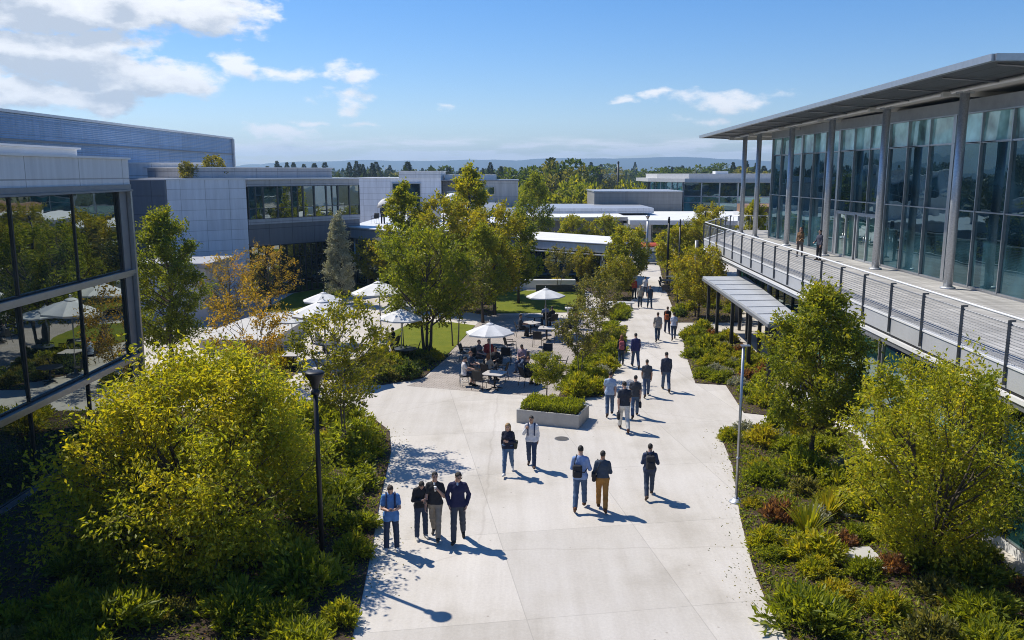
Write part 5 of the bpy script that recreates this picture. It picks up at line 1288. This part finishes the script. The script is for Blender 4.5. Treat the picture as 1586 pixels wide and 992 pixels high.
cover('ground_cover',bedI,'ground cover under the grove',50,LF_DG,.13,10); cover('ground_cover',bedH,'ground cover by the plinth',60,LF_GO,.11,11)

def litter():
    rng=np.random.default_rng(12); n=260; t=rng.random(n); edge=[bedA[0],bedA[1],bedA[2],bedA[3],bedA[4]]; k=(t*3.999).astype(int); f=t*3.999-k
    E=np.array(edge); P=E[k]*(1-f[:,None])+E[k+1]*f[:,None]; P=np.concatenate([P,np.array([bedG[i] for i in (0,1,2,3,4)])[k]*(1-f[:,None])+np.array([bedG[i] for i in (0,1,2,3,4)])[k+1]*f[:,None]]); sgn=np.where(np.arange(2*n)<n,1,-1)
    P[:,0]+=sgn*np.abs(rng.normal(0,.35,2*n)); P[:,1]+=rng.normal(0,.3,2*n); D=rng.normal(0,1,(2*n,3)); D[:,2]=np.abs(D[:,2])*.12
    V,F=leaves_np(rng,np.column_stack([P,np.full(2*n,.006)]),D,.05*(.5+rng.random(2*n)),.026*(.5+rng.random(2*n)),.1); o=bpy.data.objects.new('fallen_leaves',np_mesh('fallen_leaves',V,F,LF_OL,attr=rng.random(2*n))); C.objects.link(o); tag(o,'fallen leaves blown on to the paving along the beds',None,None,'stuff')
litter()
# far trees: evergreens one can pick out, plus a wood that reads as one mass
def far_tree(key,seed,H,r,kind,lm,n=900,leaf=.8):
    rng=np.random.default_rng(seed); t=rng.random(n)**(.8 if kind=='fir' else 1)
    if kind=='fir':
        rr=r*(1-t)**.95*(.60+.40*np.abs(np.sin(t*30)))
        z=H*(.08+.92*t)
    else:
        cs=rng.normal(0,1,(9,3))*np.array([r*.42,r*.42,H*.16])+np.array([0,0,H*.60]); c=cs[rng.integers(0,9,n)]; rr=None
    az=rng.random(n)*6.283
    if rr is not None:
        q=rng.random(n)**.4; P=np.stack([np.cos(az)*rr*q,np.sin(az)*rr*q,z],1); D=np.stack([np.cos(az),np.sin(az),-.25+0*az],1)+rng.normal(0,.35,(n,3))
    else:
        d=rng.normal(size=(n,3)); d/=np.linalg.norm(d,axis=1)[:,None]; P=c+d*np.array([r*.48,r*.48,H*.20])*rng.random(n)[:,None]**.35; P[:,2]=np.clip(P[:,2],H*.12,H); D=d+rng.normal(0,.5,(n,3))
    L=leaf*(.6+.8*rng.random(n))*(1-.55*t if rr is not None else 1); V,F=leaves_np(rng,P,D,L,L*(.45 if rr is not None else .7))
    m=MB(); m.tube([(0,0,-.3),(0.05,0,H*.5),(0,0,H*.93)],[H*.018,H*.012,.02],6)
    TM[key]=(m.mesh(key+'_trunk',BARK),np_mesh(key+'_crown',V,F,lm,attr=np.clip(rng.normal(.45,.22,n),0,1)))
far_tree('fir1',1,13,3.6,'fir',LF_CO,1500,.95); far_tree('fir2',2,12,3.0,'fir',LF_CO,1400,.95); far_tree('bush1',3,10,4.2,'b',LF_DG,1300,.75); far_tree('bush2',4,11,3.6,'b',LF_OL,1300,.75); far_tree('bush3',5,8,3.8,'b',LF_YG,1100,.7)
def far_at(u,vtop,Y,key,group,lab,s=None,w=1.0):
    H0={'fir1':13,'fir2':12,'bush1':10,'bush2':11,'bush3':8}[key]; top=HC+(268-vtop)/FP*Y; k=top/H0
    t=tree('conifer' if key.startswith('fir') else 'evergreen_tree',lab,(u-793)/FP*Y,Y,key,group,1.0); t.scale=(k*w,k*w,k); return t
rng=random.Random(77)
for u,vt,Y,k,w in ((812,262,178,'bush1',1.1),(838,250,176,'bush2',.9),(853,245,182,'fir1',1.3),(872,252,175,'bush1',.85),(886,258,170,'bush2',.8),(826,268,165,'bush1',.9),(860,262,160,'bush2',.8),(905,262,190,'bush1',.7),(893,276,150,'bush3',.8)):
    far_at(u,vt,Y,k,'dense evergreens behind the long white roof','tall evergreen in the dense clump behind the long white roof',w=w)
for u,vt,Y,k,w in ((846,283,140,'bush3',.9),(865,285,138,'bush3',.8),(885,288,136,'bush3',.8),(825,288,134,'bush3',.7),(912,288,132,'bush3',.6),(800,292,140,'bush3',.8),(940,280,142,'bush2',.6),(975,283,145,'bush3',.8),(1000,288,142,'bush3',.7)):
    far_at(u,vt,Y,k,'light green trees behind the long roof','lighter green tree behind the long low building',w=w)
for i in range(96):
    u=rng.choice([rng.uniform(420,800),rng.uniform(560,1200),rng.uniform(900,1200)]); Y=rng.uniform(250,520); vt=rng.choice([258,262,256,260,264,253,259]); k=rng.choice(['fir1','fir2','fir1','bush1','bush2','bush1'])
    if k[0]=='b': vt+=5
    if 370<u<562 : vt=rng.choice([252,255]); Y=rng.uniform(300,420); k='fir2'
    far_at(u,vt+rng.uniform(-2,3),Y,k,'dark trees on the skyline','dark tree on the skyline in front of the hills',w=rng.uniform(.8,1.7))
for u,vt in ((435,250),(450,252),(545,252),(556,250),(566,255),(580,253),(637,258),(760,252),(776,258),(1130,252),(1150,250),(1165,253)):
    far_at(u,vt,280,'fir1','dark trees on the skyline','dark tree on the skyline in front of the hills',w=1.1)
def woodland():
    rng=np.random.default_rng(9); n=60000
    Y=170+rng.random(n)**1.5*2600; X=rng.uniform(-.75,.75,n)*Y
    ridge=np.sin(X*.06+Y*.013)*1.5+np.sin(X*.21)*1.1
    Z=np.clip((5.6+np.minimum(2.6,(Y-170)*.006)+ridge+rng.normal(0,1.2,n))*rng.random(n)**.35,.2,12)
    keep=~((np.abs(X-34)<14)&(Y<332)); X,Y,Z=X[keep],Y[keep],Z[keep]; n=len(X)
    D=rng.normal(0,1,(n,3)); L=(1.3+Y*.0022)*(.6+.8*rng.random(n)); V,F=leaves_np(rng,np.stack([X,Y,Z],1),D,L,L*.8)
    o=bpy.data.objects.new('woodland',np_mesh('woodland',V,F,LF_CO,attr=np.clip(rng.normal(.45,.25,n),0,1))); C.objects.link(o); tag(o,'far off wood filling the flat land up to the hills',None,None,'stuff')
woodland()
# ------------------------------------------------------------ furniture
SLING=mat('black_sling',(.018,.018,.020),.7,var=.2,scale=30); TABL=mat('pale_table_top',(.50,.47,.44),.5,var=.08); TABD=mat('slate_table_top',(.07,.085,.10),.4,var=.15); CANV=mat('white_canvas',(.64,.64,.635),.85,var=.12,scale=2.2,bump=.15)
def make_chair():
    r=empty('patio_chair'); t=.013
    MB().add([(-.23,-.20,.43),(.23,-.20,.43),(.23,.02,.415),(-.23,.02,.415),(.23,.24,.45),(-.23,.24,.45),(-.23,-.20,.445),(.23,-.20,.445),(.23,.02,.430),(-.23,.02,.430),(.23,.24,.465),(-.23,.24,.465)],[(0,3,2,1),(3,5,4,2),(6,7,8,9),(9,8,10,11),(0,1,7,6),(5,11,10,4),(0,6,9,3),(3,9,11,5),(1,2,8,7),(2,4,10,8)]).build('seat',SLING,r)
    MB().add([(-.22,-.21,.47),(.22,-.21,.47),(.22,-.27,.70),(-.22,-.27,.70),(.22,-.33,.88),(-.22,-.33,.88),(-.22,-.225,.465),(.22,-.225,.465),(.22,-.285,.695),(-.22,-.285,.695),(.22,-.345,.875),(-.22,-.345,.875)],[(0,1,2,3),(3,2,4,5),(6,9,8,7),(9,11,10,8),(0,6,7,1),(5,4,10,11),(0,3,9,6),(3,5,11,9),(1,7,8,2),(2,8,10,4)]).build('backrest',SLING,r)
    for s in (-1,1):
        MB().tube([(s*.245,.24,.655),(s*.245,.26,.45),(s*.255,.28,0)],t,6).build('leg',BLK,r)
        MB().tube([(s*.235,-.345,.89),(s*.235,-.22,.45),(s*.250,-.30,0)],t,6).build('leg',BLK,r)
        MB().tube([(s*.24,-.28,.655),(s*.25,-.05,.668),(s*.245,.245,.655)],.019,6).build('armrest',BLK,r)
    MB().tube([(-.235,-.345,.89),(0,-.365,.90),(.235,-.345,.89)],t,6).tube([(-.245,.255,.43),(.245,.255,.43)],.011,6).tube([(-.24,-.22,.43),(.24,-.22,.43)],.011,6).build('frame',BLK,r)
    return r
def make_stool():
    r=empty('metal_stool'); MB().box((0,0,.45),(.40,.40,.035)).build('seat',SLING,r)
    for a in (-1,1):
        for c in (-1,1): MB().tube([(a*.17,c*.17,.435),(a*.21,c*.21,0)],.011,6).build('leg',STEEL,r)
    MB().tube([(-.19,-.19,.2),(.19,-.19,.2),(.19,.19,.2),(-.19,.19,.2),(-.19,-.19,.2)],.008,5).build('stretcher',STEEL,r); return r
def make_table(kind):
    r=empty('patio_table'); m=TABL if kind!='dark' else TABD; n=4 if kind=='sq' else 8; rad=.60 if kind=='sq' else .58
    po=[]
    for i in range(n):
        a=2*math.pi*(i+.5)/n
        if kind=='sq':
            for d in (-.16,-.05,.05,.16): po.append((rad*math.cos(a+d)*(1-.5*abs(d)*.5),rad*math.sin(a+d)*(1-.5*abs(d)*.5)))
        else: po.append((rad*math.cos(a),rad*math.sin(a)))
    MB().prism(po,.71,.74).build('table_top',m,r); MB().prism([(x*1.02,y*1.02) for x,y in po],.70,.709).build('rim',BLK,r)
    MB().tube([(0,0,.05),(0,0,.70)],.04,10).build('pedestal',BLK,r)
    for i in range(4):
        a=math.pi/4+i*math.pi/2; MB().tube([(0,0,.09),(math.cos(a)*.22,math.sin(a)*.22,.05),(math.cos(a)*.40,math.sin(a)*.40,.015)],[.026,.022,.014],6).build('foot',BLK,r)
    return r
def make_umbrella(n=8,r=1.12,zt=2.72,zr_=2.30):
    e=empty('patio_umbrella'); V=[];F=[]
    m=MB(); k=6
    for i in range(n):
        a0=2*math.pi*i/n; a1=2*math.pi*(i+1)/n
        def p(t,s):
            a=a0+(a1-a0)*s; x0=Vector((math.cos(a0),math.sin(a0)))*r*t; x1=Vector((math.cos(a1),math.sin(a1)))*r*t; q=x0+(x1-x0)*s
            sag=-.05*math.sin(math.pi*s)*t*t if t<1 else -.02*math.sin(math.pi*s)
            if t>=.999: q*=1-.05*math.sin(math.pi*s)
            return (q.x,q.y,zt-(zt-zr_)*t**1.12+sag)
        for t in range(k):
            for s in range(4):
                a,b,c,d=p(t/k,s/4),p((t+1)/k,s/4),p((t+1)/k,(s+1)/4),p(t/k,(s+1)/4)
                m.add([a,b,c,d] if t else [a,b,c],[(0,1,2,3)] if t else [(0,1,2)],0,False)
        for s in range(4):
            a,b=p(1,s/4),p(1,(s+1)/4); m.quad(a,b,(b[0],b[1],b[2]-.07),(a[0],a[1],a[2]-.07))
    m.build('canopy',CANV,e)
    v=MB().lathe([(.22,-.075),(.17,-.045),(.07,.0),(.02,.012)],n,(0,0,zt+.015)); v.build('vent_cap',CANV,e)
    MB().tube([(0,0,.08),(0,0,zt+.02)],.026,10).build('pole',STEEL,e); MB().lathe([(.02,0),(.03,.04),(.012,.09)],8,(0,0,zt+.05)).build('finial',STEEL,e)
    for i in range(n):
        a=2*math.pi*i/n; MB().tube([(math.cos(a)*.03,math.sin(a)*.03,zt-.03),(math.cos(a)*r*.985,math.sin(a)*r*.985,zr_-.02)],.010,4).tube([(math.cos(a)*.03,math.sin(a)*.03,zr_-.22),(math.cos(a)*r*.5,math.sin(a)*r*.5,zt-(zt-zr_)*.46-.04)],.007,4).build('rib',STEEL,e)
    MB().lathe([(.30,0),(.30,.05),(.27,.07),(.05,.08),(.04,.25)],14).build('base',GREYM,e); return e
def place(proto,used,x,y,h,label,cat,group,z=.006,s=1.0):
    o=proto if not used else copy_tree(proto); used.append(1)
    o.location=(x,y,z); o.rotation_euler=(0,0,-R(h)); o.scale=(s,)*3; tag(o,label,cat,group)
    if cat=='umbrella': q=random.Random(int(x*31+y*17)); o.rotation_euler=(q.uniform(-.035,.035),q.uniform(-.035,.035),-R(h))
    return o
CH=make_chair(); uc=[]
def chair(u,v,h,label,z=.006,g='chairs on the patio'): x,y=G(u,v); return place(CH,uc,x,y,h,label,'chair',g,z)
chair(742,603,15,'black sling chair with its back to the camera at the front patio table')
chair(776,590,-75,'black armchair pulled out on the right of the front patio table')
chair(729,588,110,'black chair under the woman with orange hair at the front patio table')
chair(757,592,40,'black chair under the long haired woman in a beige cardigan')
chair(768,580,200,'black chair under the person in black at the front patio table')
chair(722,560,105,'empty black armchair at the lawn edge of the patio')
chair(784,564,5,'empty black armchair behind the front umbrella pole, back to the camera')
chair(809,575,205,'black chair under the man in the plaid shirt')
chair(848,561,185,'empty dark chair behind the slate topped table')
chair(868,582,-85,'light framed chair on the right of the slate topped table')
chair(816,598,60,'black chair under the person in the black jacket beside the ball tree')
chair(742,568,120,'black chair under the woman in grey by the lawn edge')
chair(757,566,200,'black chair under the red jacketed man behind the umbrella pole')
chair(806,522,80,'black chair under the dark shirted man at the left of the far tables')
chair(845,505,-10,'black chair under the man in the blue shirt by the far lawn')
chair(855,508,-30,'black chair under the man in dark clothes by the far lawn')
chair(882,518,-100,'black chair under the man in the navy jacket at the far tables')
chair(893,510,-80,'black chair under the woman in red at the far tables')
chair(869,533,-50,'empty black chair in front of the navy jacketed man')
chair(833,537,10,'empty black chair with its back to the camera at the far umbrella table')
chair(790,547,70,'empty black chair between the two umbrella tables')
chair(446,560,60,'black chair under the left umbrella in front of the lawn'); chair(462,560,-40,'black chair facing left under the left umbrella in front of the lawn')
ST=make_stool(); us=[]; x,y=G(719,598); place(ST,us,x,y,80,'steel stool under the man in the white t-shirt','stool','stools')
TS=make_table('sq'); TD=make_table('dark'); u1=[];u2=[]
def table(u,v,dark,label,h=0,g='patio tables'):
    x,y=G(u,v,.74); return place(TD if dark else TS,u2 if dark else u1,x,y,h,label,'table',g)
table(766,578,False,'pale topped table under the front umbrella',20)
table(838,551,True,'slate topped eight sided table without umbrella')
table(765,536,True,'slate topped table behind the front umbrella, among seated people',30)
table(847,508,False,'pale topped table under the far patio umbrella',10)
table(822,500,False,'pale topped table in front of the dark shirted man',40)
table(828,490,True,'slate topped table at the far lawn edge',15)
table(454,549,False,'pale topped table under the left umbrella')
UM=make_umbrella(); uu=[]
def umb(u,v,label,s=1.0,h=0,uv=None): x,y=G(u,v); return place(UM,uu,x,y,h,label,'umbrella','white patio umbrellas',.006,s)
umb(760,592,'white umbrella over the front patio table',1.0,10)
umb(846,520,'white umbrella over the far patio table by the lawn',1.02,3)
umb(455,556,'white umbrella in front of the curving lawn, right of the white plinth',.9,20)
umb(503,532,'white umbrella at the lawn edge, furthest back of the left group',1.05,5)
umb(508,586,'wide white umbrella half hidden behind the airy gold-green tree',1.35,12)
umb(592,541,'large white umbrella left of the multi trunk tree',1.35,0)
umb(626,548,'white umbrella close behind the multi trunk tree',1.05,8)
umb(622,562,'white umbrella lowest beside the multi trunk tree',1.0,14)
sitter(719,598,'man in a white t-shirt and dark shorts on a steel stool',80,arms=('table','table'),top=(.62,.60,.60),legs=(.025,.03,.045),shorts=True,hair='dark',shoe=(.02,.02,.02),look=(.3,0))
sitter(729,588,'woman in a dark blue top with orange hair at the front patio table',110,arms=('table','table'),top=(.04,.06,.10),legs=(.36,.27,.18),hair='auburn',female=True)
sitter(757,592,'woman with long auburn hair in a beige cardigan, back to the camera',35,arms=('table','table'),top=(.42,.36,.29),sleeve='long',legs=DJEANS,hair='auburn',female=True,longhair=True)
sitter(768,580,'person in black at the far side of the front patio table',200,arms=('table','table'),top=BLACK,sleeve='long',legs=BLACK,hair='dark',look=(.3,0))
sitter(809,575,'man in a pink and blue plaid shirt in front of the slate table',205,arms=('table','lap'),top=(.36,.26,.30),legs=(.07,.10,.17),hair='dark',skin=1,look=(.5,0),sleeve='rolled')
sitter(742,568,'woman in grey holding a red bag by the lawn edge',120,arms=('lap','lap'),top=(.12,.11,.12),legs=(.05,.05,.06),hair='auburn',female=True)
sitter(757,566,'man in a red jacket behind the front umbrella pole',190,arms=('lap','lap'),top=(.42,.05,.04),sleeve='long',legs=(.09,.10,.08),hair='dark')
sitter(816,598,'person with orange hair in a black jacket beside the ball tree',60,arms=('table','lap'),top=BLACK,sleeve='long',legs=BLACK,hair='auburn',look=(.4,0))
sitter(806,522,'man in a dark shirt at the left of the far tables',80,arms=('table','table'),top=(.05,.055,.07),legs=BLACK,hair='dark',skin=1)
sitter(845,505,'man in a pale blue shirt by the far lawn, back to the camera',-10,arms=('table','table'),top=(.26,.30,.42),legs=DJEANS,hair='brown')
sitter(855,508,'man in dark clothes by the far lawn beside the pale blue shirt',-30,arms=('table','table'),top=BLACK,sleeve='long',legs=BLACK,hair='dark')
sitter(882,518,'man in a navy jacket at the far tables facing left',-100,arms=('lap','lap'),top=(.03,.045,.085),sleeve='long',legs=(.30,.22,.24),hair='dark',skin=1)
sitter(893,510,'woman in red seated behind the navy jacketed man',-80,arms=('lap','lap'),top=(.45,.04,.05),legs=(.05,.05,.06),hair='dark',female=True,height=1.75)
CUP=MB().lathe([(.030,0),(.040,.10),(.041,.105),(.02,.11)],10).mesh('paper_cup',[mat('cup_paper',(.75,.75,.74),.6)])
for u,v,dx,dy,lab in ((766,578,.2,.15,'white paper cup on the pale table under the front umbrella, right side'),(766,578,-.22,.05,'white paper cup on the pale table under the front umbrella, left side'),(838,551,.1,-.1,'white paper cup on the slate topped table without umbrella'),(847,508,-.2,0,'white paper cup on the pale table under the far umbrella'),(822,500,.1,.1,'white paper cup in front of the dark shirted man')):
    x,y=G(u,v,.74); o=bpy.data.objects.new('paper_cup',CUP); C.objects.link(o); o.location=(x+dx,y+dy,.747); tag(o,lab,'cup','paper cups on the patio tables')
# seating under the left umbrellas
for u,v,d,lab in ((505,532,True,'dark table at the lawn edge under the furthest left umbrella'),(515,572,True,'dark table behind the airy gold-green tree'),(596,530,False,'pale table under the large umbrella left of the multi trunk tree'),(628,540,True,'dark table close behind the multi trunk tree'),(560,548,False,'pale table in the open between the left umbrellas')): table(u,v,d,lab,u%40,'tables under the left umbrellas')
for u,v,h,lab in ((492,545,80,'dark chair left of the lawn edge table'),(517,547,-80,'dark chair right of the lawn edge table'),(500,586,70,'dark chair left of the table behind the gold-green tree'),(532,588,-60,'dark chair right of the table behind the gold-green tree'),(582,544,80,'dark chair left of the large umbrella table'),(609,546,-70,'dark chair right of the large umbrella table'),(615,555,60,'dark chair left of the table behind the multi trunk tree'),(641,556,-90,'dark chair right of the table behind the multi trunk tree'),(546,563,90,'dark chair left of the open pale table'),(573,565,-60,'dark chair right of the open pale table')): chair(u,v,h,lab,.006,'chairs under the left umbrellas')
for u,v,h,lab,kw in ((492,545,80,'person in white seated left of the lawn edge table',dict(top=WHITEC)),(517,547,-80,'person in navy seated right of the lawn edge table',dict(top=NAVY)),(582,544,80,'person in a rust top seated left of the large umbrella table',dict(top=(.25,.09,.05),female=True)),(609,546,-70,'person in black seated right of the large umbrella table',dict(top=BLACK)),(546,563,90,'person in light blue seated at the open pale table',dict(top=LBLUE))):
    sitter(u,v,lab,h,arms=('table','lap'),legs=DJEANS,res=N3,**kw)
# planter box
a=Vector(G(800,655)); b_=Vector(G(896,665)); d=(b_-a).normalized(); nrm_=Vector((-d.y,d.x)); Wd=1.55; L=(b_-a).length
pc=(a+b_)/2+nrm_*Wd/2; ang=math.atan2(d.y,d.x)
pb=empty('planter_box',(pc.x,pc.y,0),ang,'long pale concrete planter box filled with a clipped green hedge','planter')
PCON=mat('planter_concrete',(.40,.39,.37),.75,var=.12,scale=4,bump=.15)
m=MB(); hL,hW,t,hh=L/2,Wd/2,.07,.52
m.bx(-hL,hL,-hW,-hW+t,0,hh); m.bx(-hL,hL,hW-t,hW,0,hh); m.bx(-hL,-hL+t,-hW+t,hW-t,0,hh); m.bx(hL-t,hL,-hW+t,hW-t,0,hh); m.build('box_wall',PCON,pb)
MB().bx(-hL+t,hL-t,-hW+t,hW-t,.02,.44).build('soil',MULCH,pb)
rg=np.random.default_rng(3); n=9000; P=np.stack([rg.uniform(-hL+.12,hL-.12,n),rg.uniform(-hW+.1,hW-.1,n),.42+.36*rg.random(n)**.6],1); P[:,2]+=.06*np.sin(P[:,0]*9)*np.sin(P[:,1]*7); D=rg.normal(0,.5,(n,3))+np.array([0,0,.9]); Lf=.085*(.6+.8*rg.random(n)); V,F=leaves_np(rg,P,D,Lf,Lf*.42)
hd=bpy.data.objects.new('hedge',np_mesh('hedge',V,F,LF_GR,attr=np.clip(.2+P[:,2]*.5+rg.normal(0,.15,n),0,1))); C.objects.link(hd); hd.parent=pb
x,y=G(870,680); mh=empty('manhole_cover',(x,y,.002),0,'round dark manhole cover in the plaza near the planter','manhole cover'); MB().lathe([(.26,0),(.26,.008),(.255,.010)],28).build('ring',GREYM,mh); mm=MB().lathe([(.235,.004),(.235,.0115)],28); [mm.box((i*.07-.175,0,.013),(.02,.30,.004)) for i in range(6)]; mm.build('lid',mat('cast_iron',(.10,.095,.09),.7,.3,var=.25,scale=12),mh)
# lamp posts
def lamp(u,v,h,label,s=1.0,head=True,m=None,xy=None,thin=.055):
    x,y=xy or G(u,v); m=m or BLK; e=empty('lamp_post',(x,y,0),0,label,'lamp post','lamp posts')
    MB().lathe([(.15,0),(.15,.05),(.11,.10),(.10,.32),(.07,.36)],14).build('base',m,e)
    MB().tube([(0,0,.34),(0,0,h-.52)],[thin*1.15,thin],12).build('pole',m,e)
    if not head:
        MB().tube([(0,0,h-.54),(0,0,h)],[thin,thin*.9],12).build('pole_top',m,e); MB().tube([(0,0,h-.25),(0,0,h-.18)],thin*1.25,12).build('collar',m,e); return e
    MB().lathe([(thin,0),(.10,.02),(.10,.10),(.075,.12),(.075,.16)],14,(0,0,h-.54)).build('collar',m,e)
    MB().lathe([(.07,0),(.075,.06),(.12,.20),(.205,.34),(.225,.38),(.225,.41),(.20,.435),(.10,.45)],20,(0,0,h-.42)).build('lamp_head',m,e)
    return e
lamp(500,883,4.88,'black lamp post with a flared top beside the broad yellow-green tree')
lamp(1033,441,5.75,'tall black post standing by the dark tables on the far walkway',thin=.09,head=False)
lamp(1049,482,6.3,'dark lamp post in front of the canopy tree beside the walkway',thin=.055,m=DARKM,head=False)
lamp(1001,418,5.3,'silver lamp post at the far end of the walkway',m=STEEL,thin=.09)
lamp(0,0,6.2,'dark lamp post just outside the far corner of the deck',xy=(16.6,72.5),m=DARKM,head=False)
lamp(0,0,11.4,'far tall dark pole behind the grey store',xy=((955-793)/1300*150,150),m=DARKM,thin=.16,head=False)
x,y=G(1140,778); sp=empty('steel_pole',(x,y,0),0,'slim grey steel pole on a round base plate at the edge of the right bed','pole'); MB().lathe([(.20,0),(.20,.03),(.12,.05),(.09,.12)],18).build('base_plate',GALV,sp); MB().tube([(0,0,.1),(0,0,4.62)],.043,12).build('pole',STEEL,sp); MB().box((.05,0,4.63),(.26,.14,.03)).build('cap',STEEL,sp); MB().tube([(0,0,1.3),(0,0,1.36)],.06,10).build('collar',STEEL,sp)
# white plinth on the left
PL=[G(309,526,.75),G(322,514,.75),G(405,484,.75),G(455,483,.75),G(472,496,.75),G(420,528,.75)]
MB().prism(PL,-.05,.75).build('white_plinth',mat('white_concrete',(.50,.49,.47),.8,var=.06)) and None
o=bpy.data.objects['white_plinth']; tag(o,'large low white concrete plinth with a slanted edge, left of the umbrellas','plinth')
# benches
def bench(u,v,label,w=2.4,h=0):
    x,y=G(u,v); e=empty('garden_bench',(x,y,0),-R(h),label,'bench','pale benches'); MB().bx(-w/2,w/2,-.25,.25,.38,.46).build('seat',WHITE,e); 
    for s in (-1,1): MB().bx(s*(w/2-.2)-.06,s*(w/2-.2)+.06,-.22,.22,0,.38).build('leg',KERB,e)
bench(845,447,'pale stone bench on the far lawn',2.6,8); bench(960,478,'pale bench left of the far couple',2.0,5); bench(905,487,'low pale bench behind the far tables',2.6)
w_=MB(); w_.wallbox(G(830,452),G(895,452),0,.55,.35); tag(w_.build('low_wall',mat('dark_stone',(.08,.075,.07),.85,var=.3,scale=5,bump=.4)),'low dark stone wall at the back of the far lawn','wall')
# dark tables by the walkway and the striped kiosk beyond
for i,(u,v,lab) in enumerate(((1036,450,'dark table cluster right of the far couple, nearer one'),(1043,444,'dark table by the tall black post, further one'))):
    x,y=G(u,v); t_=copy_tree(TD); t_.location=(x,y,0); t_.scale=(1.15,)*3; tag(t_,lab,'table','dark tables by the walkway')
for u,v,h,lab in ((1027,452,80,'dark chair on the walkway side of the dark tables'),(1031,458,20,'dark chair nearest the camera at the dark tables'),(1042,457,-30,'dark chair on the bed side of the dark tables'),(1028,446,120,'dark chair behind the dark tables')): chair(u,v,h,lab,0,'chairs by the walkway')
x,y=(1011-793)/1300*88,88; k=empty('food_kiosk',(x,y,0),0,'small kiosk with a red and white rounded canopy at the end of the walkway','kiosk')
RED=mat('red_canvas',(.50,.07,.03),.7); m=MB()
MB().bx(-1.1,1.1,-.5,.5,.15,1.0).build('counter',mat('kiosk_blue',(.22,.30,.36),.5),k)
def half(x0,x1,mt):
    m=MB(); n=8; P=[(math.cos(math.pi*i/n)*.75,1.75+math.sin(math.pi*i/n)*.45) for i in range(n+1)]
    for i in range(n): m.quad((x0,P[i][0],P[i][1]),(x1,P[i][0],P[i][1]),(x1,P[i+1][0],P[i+1][1]),(x0,P[i+1][0],P[i+1][1]))
    m.build('canopy',mt,k)
half(-1.3,.7,RED); half(.7,1.3,WHITE); 
MB().bx(-1.3,1.3,-.76,-.72,1.6,1.76).build('valance',WHITE,k)
for a in (-1.2,1.2):
    for c in (-.6,.6): MB().tube([(a,c,0),(a,c,1.8)],.03,6).build('post',DARKM,k)
for a in (-.8,.8): MB().lathe([(.05,-.04),(.22,-.04),(.22,.04),(.05,.04)],14,(a,-.55,.22)).build('wheel',BLK,k)
# roof terrace furniture
e=empty('terrace_umbrella',(-10.9,75.6,4.98),0,'small white dome shaped umbrella on the roof terrace','umbrella'); MB().lathe([(1.15,1.35),(1.05,1.75),(.75,2.05),(.35,2.2),(.02,2.24)],14).build('canopy',CANV,e); MB().tube([(0,0,0),(0,0,2.2)],.03,8).build('pole',STEEL,e)
x_=copy_tree(CH); x_.location=(-12.1,74.6,4.98); x_.rotation_euler=(0,0,2.8); tag(x_,'black chair on the roof terrace by the man in the suit','chair','terrace chairs')
e=empty('cooling_unit',(-6.2,88,4.98),0,'white roof vent on legs on the terrace roof','roof vent','roof vents'); MB().lathe([(.25,1.6),(.75,1.7),(.8,2.0),(.5,2.25),(.1,2.35)],14).build('hood',WHITE,e); [MB().tube([(a*.4,c*.4,0),(a*.25,c*.25,1.65)],.05,6).build('leg',GALV,e) for a in (-1,1) for c in (-1,1)]
# stepping slabs in the right bed
for u,v,lab in ((1265,880,'pale stepping slab in the right bed, nearest one'),(1330,870,'large pale slab half hidden under the many stemmed tree'),(1310,790,'small pale slab behind the flax clumps')):
    x,y=G(u,v); w=.55 if u!=1330 else 1.1; s_=MB().bx(-w/2,w/2,-.6,.6,0,.07).build('stepping_slab',KERB); s_.location=(x,y,.03); s_.rotation_euler=(0,0,.05); tag(s_,lab,'slab','stepping slabs')
# haze
def haze(d):
    m=bpy.data.materials.new('thin_haze'); m.use_nodes=True; m.cycles.homogeneous_volume=True; m.cycles.volume_sampling='DISTANCE'; nt=m.node_tree; nt.nodes.clear(); out=nt.nodes.new('ShaderNodeOutputMaterial'); pv=nt.nodes.new('ShaderNodeVolumePrincipled')
    pv.inputs['Color'].default_value=(.50,.74,1,1); pv.inputs['Density'].default_value=d; pv.inputs['Anisotropy'].default_value=.25; nt.links.new(pv.outputs['Volume'],out.inputs['Volume'])
    o=MB().bx(-5300,5300,-200,5800,-1.5,140).build('haze',m); tag(o,'thin blue distance haze',None,None,'stuff')
if HAZE>0: haze(HAZE)
